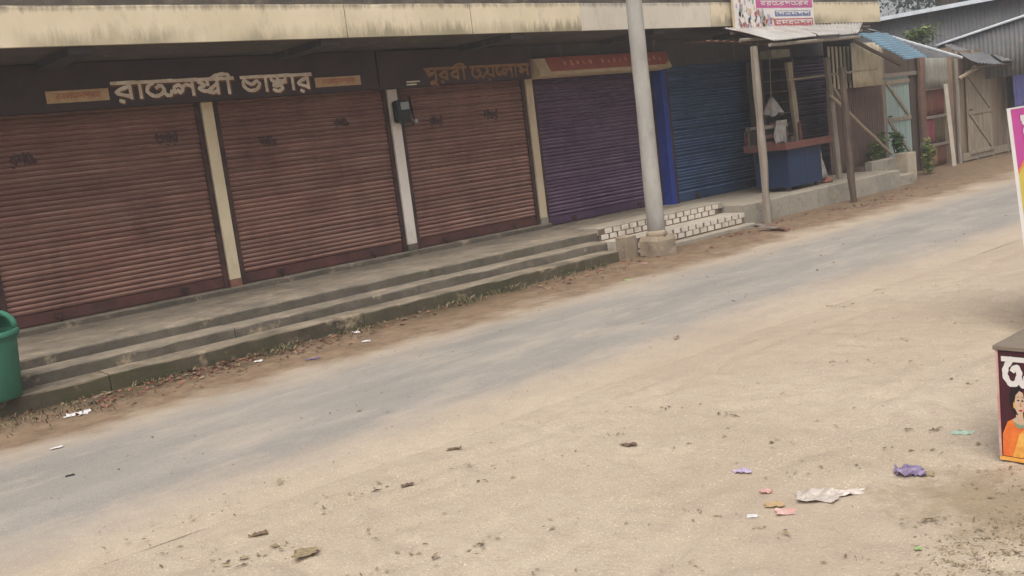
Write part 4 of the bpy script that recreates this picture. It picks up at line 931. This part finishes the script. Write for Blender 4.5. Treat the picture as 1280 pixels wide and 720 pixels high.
for u in (0.2, 0.242): shape([(u-0.016, 0.357), (u, 0.365), (u+0.015, 0.358), (u, 0.361)], 'hair', 0.0033, 'printed_eyebrow')
shape([(0.222, 0.34), (0.232, 0.312), (0.222, 0.308), (0.214, 0.313)], 'skin_sh', 0.0033, 'printed_nose')
shape(ell(0.222, 0.29, 0.017, 0.006, 10), 'red', 0.0033, 'printed_mouth')
shape(ell(0.155, 0.315, 0.008, 0.018, 10), 'sariyel', 0.0033, 'printed_earring')
shape([(0.14, 0.228), (0.17, 0.2), (0.21, 0.19), (0.25, 0.2), (0.28, 0.228), (0.25, 0.215), (0.21, 0.21), (0.17, 0.217)], 'jewel', 0.0034, 'printed_necklace')
settle(bx)
# standing banner board
gb = onZ(1298, 420); bw, bhh = 0.9, 1.70
sb = thing('standing_banner', 'leaning upright banner board with magenta top and yellow lower half', 'banner', (gb.x+0.5, gb.y, 0))
upv = Vector((0, math.sin(math.radians(4.6)), math.cos(math.radians(4.6)))); rt = Vector((1, 0, 0)); nv = Vector((0, -upv.z, upv.y)); og = Vector((gb.x, gb.y, 0.0))
def bpnt(u, v, d=0): return og+rt*u+upv*(v*0.915)+nv*d
def bpoly(pts, mat, d, nm, th=0.0015): return obj(nm, poly([bpnt(u, v, d) for u, v in pts], th, nv), mat, sb)
bpoly([(0, 0), (bw, 0), (bw, bhh), (0, bhh)], 'yellow', 0, 'panel', 0.012)
for u in (-0.012, bw): bpoly([(u, -0.0), (u+0.012, -0.0), (u+0.012, bhh+0.012), (u, bhh+0.012)], 'white', 0.004, 'frame_strip', 0.02)
bpoly([(0, bhh), (bw, bhh), (bw, bhh+0.012), (0, bhh+0.012)], 'white', 0.004, 'frame_strip', 0.02)
bpoly([(0.0, 1.22), (0.14, 1.31), (0.4, 1.42), (bw, 1.5), (bw, bhh-0.002), (0, bhh-0.002)], 'magenta', 0.003, 'magenta_field')
bpoly([(0.0, 1.22), (0.0, 1.245), (0.14, 1.335), (0.4, 1.445), (bw, 1.525), (bw, 1.5), (0.4, 1.42), (0.14, 1.31)], 'orange', 0.005, 'orange_stripe')
bpoly([(0, 0.78), (bw, 0.66), (bw, 0.52), (0.3, 0.58), (0, 0.66)], 'palegreen', 0.003, 'pale_band')
bpoly([(0, 0), (bw, 0), (bw, 0.3), (0, 0.26)], 'palegreen', 0.003, 'pale_band')
bm, L = lettering(['sa', 'ba'], bpnt(0.14, 1.44), rt, upv, 0.17, 0.034, nv, 1.0, 0.006); obj('letter', bm, 'white', sb)
bpoly([(0.125, 1.115), (0.46, 1.13), (0.46, 1.02), (0.36, 1.0), (0.36, 0.86), (0.22, 0.86), (0.22, 1.0), (0.125, 1.01)], 'white', 0.005, 'letter_outline')
bpoly([(0.145, 1.095), (0.44, 1.11), (0.44, 1.04), (0.34, 1.02), (0.34, 0.88), (0.24, 0.88), (0.24, 1.02), (0.145, 1.03)], 'red', 0.007, 'letter')
bm, L = lettering(['ra', 'la', 'ma'], bpnt(0.12, 0.63), rt, upv, 0.06, 0.014, nv, 1.0, 0.006); obj('small_letters', bm, 'pink', sb)
obj('prop', tube([bpnt(0.6, 1.3, -0.03), (og.x+0.62, og.y+0.3, 0.0)], 0.02, 6), 'wood', sb); settle(sb)

# ------------------------------------------------------------------ litter lying about
def scrap(px, py, wpx, hpx, mat, label, cat='litter', crump=0.5, seed=0, name='paper_scrap', zb=None):
    """crumpled sheet: footprint read off the ground, folds standing up from it"""
    c = onZ(px, py); dist = (c-CAM).length; wpx *= 0.88; hpx *= 0.8; wd = max(0.03, wpx*dist/FPX); dp = min(wd*0.8, max(0.03, hpx*dist/FPX*2.2)); rnd = random.Random(seed+int(px))
    view = Vector((c.x, c.y, 0)).normalized(); sidev = Vector((view.y, -view.x, 0)); b = bmesh.new(); n = 8; g = []
    z0 = zb if zb is not None else (gz(c.x, c.y) if abs(c.y-6.34+0.03*c.x) > 1.5 else 0.016)
    for j in range(n+1):
        r = []
        for i in range(n+1):
            u, v = i/n-0.5, j/n-0.5; k = 1+0.35*noise.noise(Vector((u*3, v*3, px)))
            p = c+sidev*(u*wd*k)+view*(v*dp*k); h = crump*wd*0.28*max(0, 0.35+noise.noise(Vector((u*4.5, v*4.5, py+seed))))
            r.append(b.verts.new((p.x, p.y, z0+0.004+h)))
        g.append(r)
    for j in range(n):
        for i in range(n):
            if rnd.random() < 0.1 and (i in (0, n-1) or j in (0, n-1)): continue
            b.faces.new((g[j][i], g[j][i+1], g[j+1][i+1], g[j+1][i]))
    return tag(obj(name, b, mat, None, False, 0.0012), label, cat)
scrap(98, 518, 30, 7, 'paper', 'torn white paper lying below the bin end of the steps')
scrap(71, 563, 13, 3, 'paper', 'small flat white paper slip on the sandy road edge', crump=0.2)
scrap(323, 452, 12, 5, 'paper', 'small white paper scrap on brown leaf mould under the second shutter')
scrap(446, 417, 11, 5, 'paper', 'white crumpled paper, topmost of a pair on the dirt', crump=0.8)
scrap(458, 428, 11, 5, 'paper', 'white folded paper, nearer the road of a pair on the dirt')
scrap(588, 374, 8, 5, 'paper', 'tiny white paper ball below the mossy step', crump=1.0)
scrap(391, 448, 18, 5, 'violet', 'flat dull violet wrapper on the dirt between white scraps', crump=0.2, name='foil_wrapper')
scrap(786, 349, 12, 5, 'lime', 'lime green foil wrapper on the dirt before the pole', name='foil_wrapper')
scrap(806, 330, 8, 4, 'rose', 'tiny rose paper by the pole footing')
scrap(838, 317, 7, 5, 'paper', 'tiny white scrap against the pole footing corner')
scrap(1137, 592, 36, 13, 'violet', 'crumpled violet foil wrapper on the sand near the display box', crump=1.0, name='foil_wrapper')
scrap(1155, 592, 20, 10, 'straw', 'brown torn paper beside the violet foil wrapper', crump=0.5)
scrap(958, 617, 16, 9, 'rose', 'small crumpled red-pink wrapper beside the clear plastic bag', crump=0.9, name='foil_wrapper')
scrap(968, 634, 26, 9, 'ochre', 'flat ochre paper scrap between pink wrapper and pink paper', crump=0.2)
scrap(982, 641, 24, 18, 'rose', 'large pale pink paper scrap touching the clear plastic bag', crump=0.4)
scrap(940, 648, 14, 10, 'paper', 'square white paper scrap lying off from the pink paper', crump=0.3)
scrap(1020, 623, 48, 22, 'cellophane', 'crumpled clear plastic bag spread on the sand', crump=0.6, name='plastic_bag')
scrap(1056, 616, 46, 9, 'cellophane', 'twisted clear plastic strip trailing from the plastic bag', crump=0.4, name='plastic_strip')
scrap(1203, 540, 26, 7, 'mint', 'faint mint plastic scrap half buried near the display box', crump=0.4, name='plastic_scrap')
scrap(1148, 687, 9, 5, 'lime', 'tiny lime yellow scrap at the dry grass edge', crump=0.5, name='foil_wrapper')
scrap(928, 592, 20, 6, 'lilac', 'small curled grey-lilac leaf-like scrap on open sand', crump=0.7)
scrap(786, 558, 22, 5, 'leaf_dry', 'curled brown leaf lying alone on the sand', 'leaf', 0.7, name='fallen_leaf')
scrap(322, 667, 24, 5, 'leaf_dry', 'dark shrivelled leaf on the sand by the road edge', 'leaf', 0.7, name='fallen_leaf')
scrap(568, 561, 20, 4, 'leaf_dry', 'long brown leaf on the sand edge of the road', 'leaf', 0.6, name='fallen_leaf')
scrap(510, 608, 18, 4, 'leaf_dry', 'shrivelled brown leaf with curled rim on pale sand', 'leaf', 0.6, name='fallen_leaf')
scrap(382, 692, 34, 12, 'straw', 'ragged clump of brown dead leaves flattened in the sand', 'leaf', 0.4, name='fallen_leaf')
scrap(88, 598, 10, 3, 'black', 'thin dark scrap on the asphalt', crump=0.3)
# broken planks at the foot of the post
for i, (a, b2, lab) in enumerate((((944, 281), (962, 284), 'short broken plank at the foot of the bleached awning post'), ((960, 284), (985, 288), 'longer split plank lying before the bleached awning post'), ((948, 287), (972, 287), 'splintered middle plank at the awning post foot'))):
    p, q = onZ(*a, 0.02), onZ(*b2, 0.02); L = (q-p).length; bmx = box(0, L, -0.05, 0.05, 0, 0.025, 0.004)
    o = tag(obj('broken_plank', bmx, 'wood' if i != 1 else 'tin_under'), lab, 'plank'); o.location = (p.x, p.y, 0.012+0.012*i); o.rotation_euler = (0, 0, math.atan2(q.y-p.y, q.x-p.x))

# leaf litter, grit, grass: nobody could count these
rnd = random.Random(11)
def scatter(name, mats, items, label, cat):
    b = bmesh.new()
    for (x, y, s_, fl) in items:
        z = (gz(x, y) if abs(y-6.34+0.03*x) > 1.5 else 0.014); a = rnd.uniform(0, 6.28); d = Vector((math.cos(a), math.sin(a), rnd.uniform(-.25, .25))); e2 = Vector((-d.y, d.x, rnd.uniform(-.5, .5)))*fl
        c = Vector((x, y, z+0.004+s_*0.22)); fm = rnd.randrange(len(mats))
        q = [c-d*s_, c+e2*s_*0.5+Vector((0, 0, s_*rnd.uniform(-.1, .35))), c+d*s_, c-e2*s_*0.5+Vector((0, 0, s_*rnd.uniform(-.1, .35)))]
        vv = [b.verts.new(p) for p in q]; m_ = b.verts.new(c)
        for k in range(4): f_ = b.faces.new((vv[k], vv[(k+1) % 4], m_)); f_.material_index = fm
    me = bpy.data.meshes.new(name); b.to_mesh(me); b.free()
    for m in mats: me.materials.append(M[m])
    o = bpy.data.objects.new(name, me); COL.objects.link(o); o['kind'] = 'stuff'; tag(o, label, cat); return o
it = []
for _ in range(95):
    c = onZ(rnd.uniform(150, 1330), rnd.uniform(360, 740))
    if c.y > 5.1 or c.y < 0.9: continue
    view = Vector((c.x, c.y, 0)).normalized(); sidev = Vector((view.y, -view.x, 0)); ln = rnd.uniform(.05, .22); sk = rnd.uniform(-.5, .5)
    for _k in range(rnd.randint(3, 16)):
        t = rnd.gauss(0, ln); p = c+sidev*t+view*(t*sk+rnd.gauss(0, 0.03)); it.append((p.x, p.y, abs(rnd.gauss(0, 0.010))+0.004, rnd.choice((0.3, 0.6, 1.0))))
for _ in range(600): it.append((rnd.uniform(.4, 13), rnd.uniform(1, 5.2), abs(rnd.gauss(0, 0.006))+0.003, rnd.choice((0.3, 0.6, 1.0))))
scatter('leaf_litter', ['leaf_dry', 'straw', 'straw', 'straw'], it, 'small dead leaves and twigs scattered over the open sand', 'leaf litter')
it = [(rnd.uniform(1.2, 13), rnd.uniform(4.9, 7.8), abs(rnd.gauss(0, 0.009))+0.004, rnd.choice((0.3, 0.6))) for _ in range(420)]
scatter('leaf_litter', ['leaf_dry', 'straw'], it, 'sparse dead leaf specks over the asphalt', 'leaf litter')
it = []
for _ in range(3400):
    x = rnd.uniform(0.4, 17); y = 8.73-abs(rnd.gauss(0, 0.3)) if x < 9.3 else 8.7-abs(rnd.gauss(0, 0.4))
    if noise.noise(Vector((x*1.1, y*1.4, 2)))+rnd.uniform(-.5, .3) < (0.0 if x < 5 else 0.12): continue
    if y > 7.4: it.append((x, y, abs(rnd.gauss(0, 0.02))+0.008, rnd.choice((0.4, 0.8, 1.0))))
for _ in range(1500):
    p = Vector((rnd.gauss(3.7, 0.75), 8.7-abs(rnd.gauss(0, 0.26)), 0))
    if noise.noise(Vector((p.x*2, p.y*2.5, 8)))+rnd.uniform(-.3, .4) > 0: it.append((p.x, p.y, abs(rnd.gauss(0, 0.016))+0.006, rnd.choice((0.4, 0.8, 1.0))))
scatter('leaf_mould', ['leaf_red', 'leaf_dry', 'brick', 'straw', 'tilebed'], it, 'reddish dead leaves and crumbs heaped along the foot of the steps', 'leaf litter')
def tufts(name, spots, mats, label, lie=1.0):
    b = bmesh.new()
    for (x, y, r, n, h) in spots:
        for _ in range(n):
            px, py = x+rnd.gauss(0, r), y+rnd.gauss(0, r*0.6); 
            if py > 8.735 and px < 9.4: py = 8.735-rnd.random()*0.05
            z = gz(px, py); hh = h*rnd.uniform(.4, 1.2); a = rnd.uniform(0, 6.28); d = Vector((math.cos(a), math.sin(a), 0)); s2 = Vector((-d.y, d.x, 0))*0.004
            p = Vector((px, py, z-0.005)); k = rnd.randrange(len(mats)); bend = rnd.uniform(.2, .9)
            v = [b.verts.new(p-s2), b.verts.new(p+s2), b.verts.new(p+d*hh*bend*0.4+Vector((0, 0, hh*.6*lie))+s2*.7), b.verts.new(p+d*hh*bend+Vector((0, 0, hh*lie*(1-.3*bend))))]
            for t in ((0, 1, 2), (0, 2, 3)): b.faces.new([v[i] for i in t]).material_index = k
    me = bpy.data.meshes.new(name); b.to_mesh(me); b.free()
    for m in mats: me.materials.append(M[m])
    o = bpy.data.objects.new(name, me); COL.objects.link(o); o['kind'] = 'stuff'; tag(o, label, 'grass')
sp = [(onZ(px, py).x, min(8.7, onZ(px, py).y), r, n, h) for px, py, r, n, h in ((335, 435, .12, 160, .07), (620, 362, .12, 260, .08), (345, 440, .1, 120, .08), (440, 415, .15, 110, .07), (205, 470, .2, 120, .06), (560, 377, .16, 150, .09), (60, 520, .3, 220, .06), (745, 335, .12, 80, .06), (690, 345, .15, 90, .06))]
tufts('grass_tufts', sp, ['grass', 'grass', 'straw'], 'short damp grass growing from the foot of the steps')
sp = [(onZ(px, py).x, onZ(px, py).y, r, n, h) for px, py, r, n, h in ((1250, 680, .16, 260, .05), (1200, 690, .14, 150, .045), (1270, 650, .1, 200, .035), (1165, 685, .08, 120, .03), (1180, 715, .12, 260, .03), (1240, 712, .15, 260, .03))]
tufts('dry_grass', sp, ['straw', 'straw', 'straw', 'leaf_dry'], 'flattened dry grass patch on the sand beside the display box', 0.3)

# ------------------------------------------------------------------ thin hazy air, added to lift the blacks to a milky tone
b = box(-402, 402, -402, 402, -1.0, 14.0); o = bpy.data.objects.new('haze', bpy.data.meshes.new('haze')); b.to_mesh(o.data); b.free(); COL.objects.link(o); o['kind'] = 'stuff'
o['label'] = 'thin pale haze hanging over the whole street'; o['category'] = 'haze'
hm = bpy.data.materials.new('haze_air'); hm.use_nodes = True; hn = hm.node_tree.nodes; hn.remove(hn['Principled BSDF'])
pv = hn.new('ShaderNodeVolumePrincipled'); pv.inputs['Color'].default_value = (0.9, 0.89, 0.88, 1); pv.inputs['Density'].default_value = 0.0045; pv.inputs['Anisotropy'].default_value = 0.2
hm.node_tree.links.new(pv.outputs[0], hn['Material Output'].inputs['Volume']); o.data.materials.append(hm)
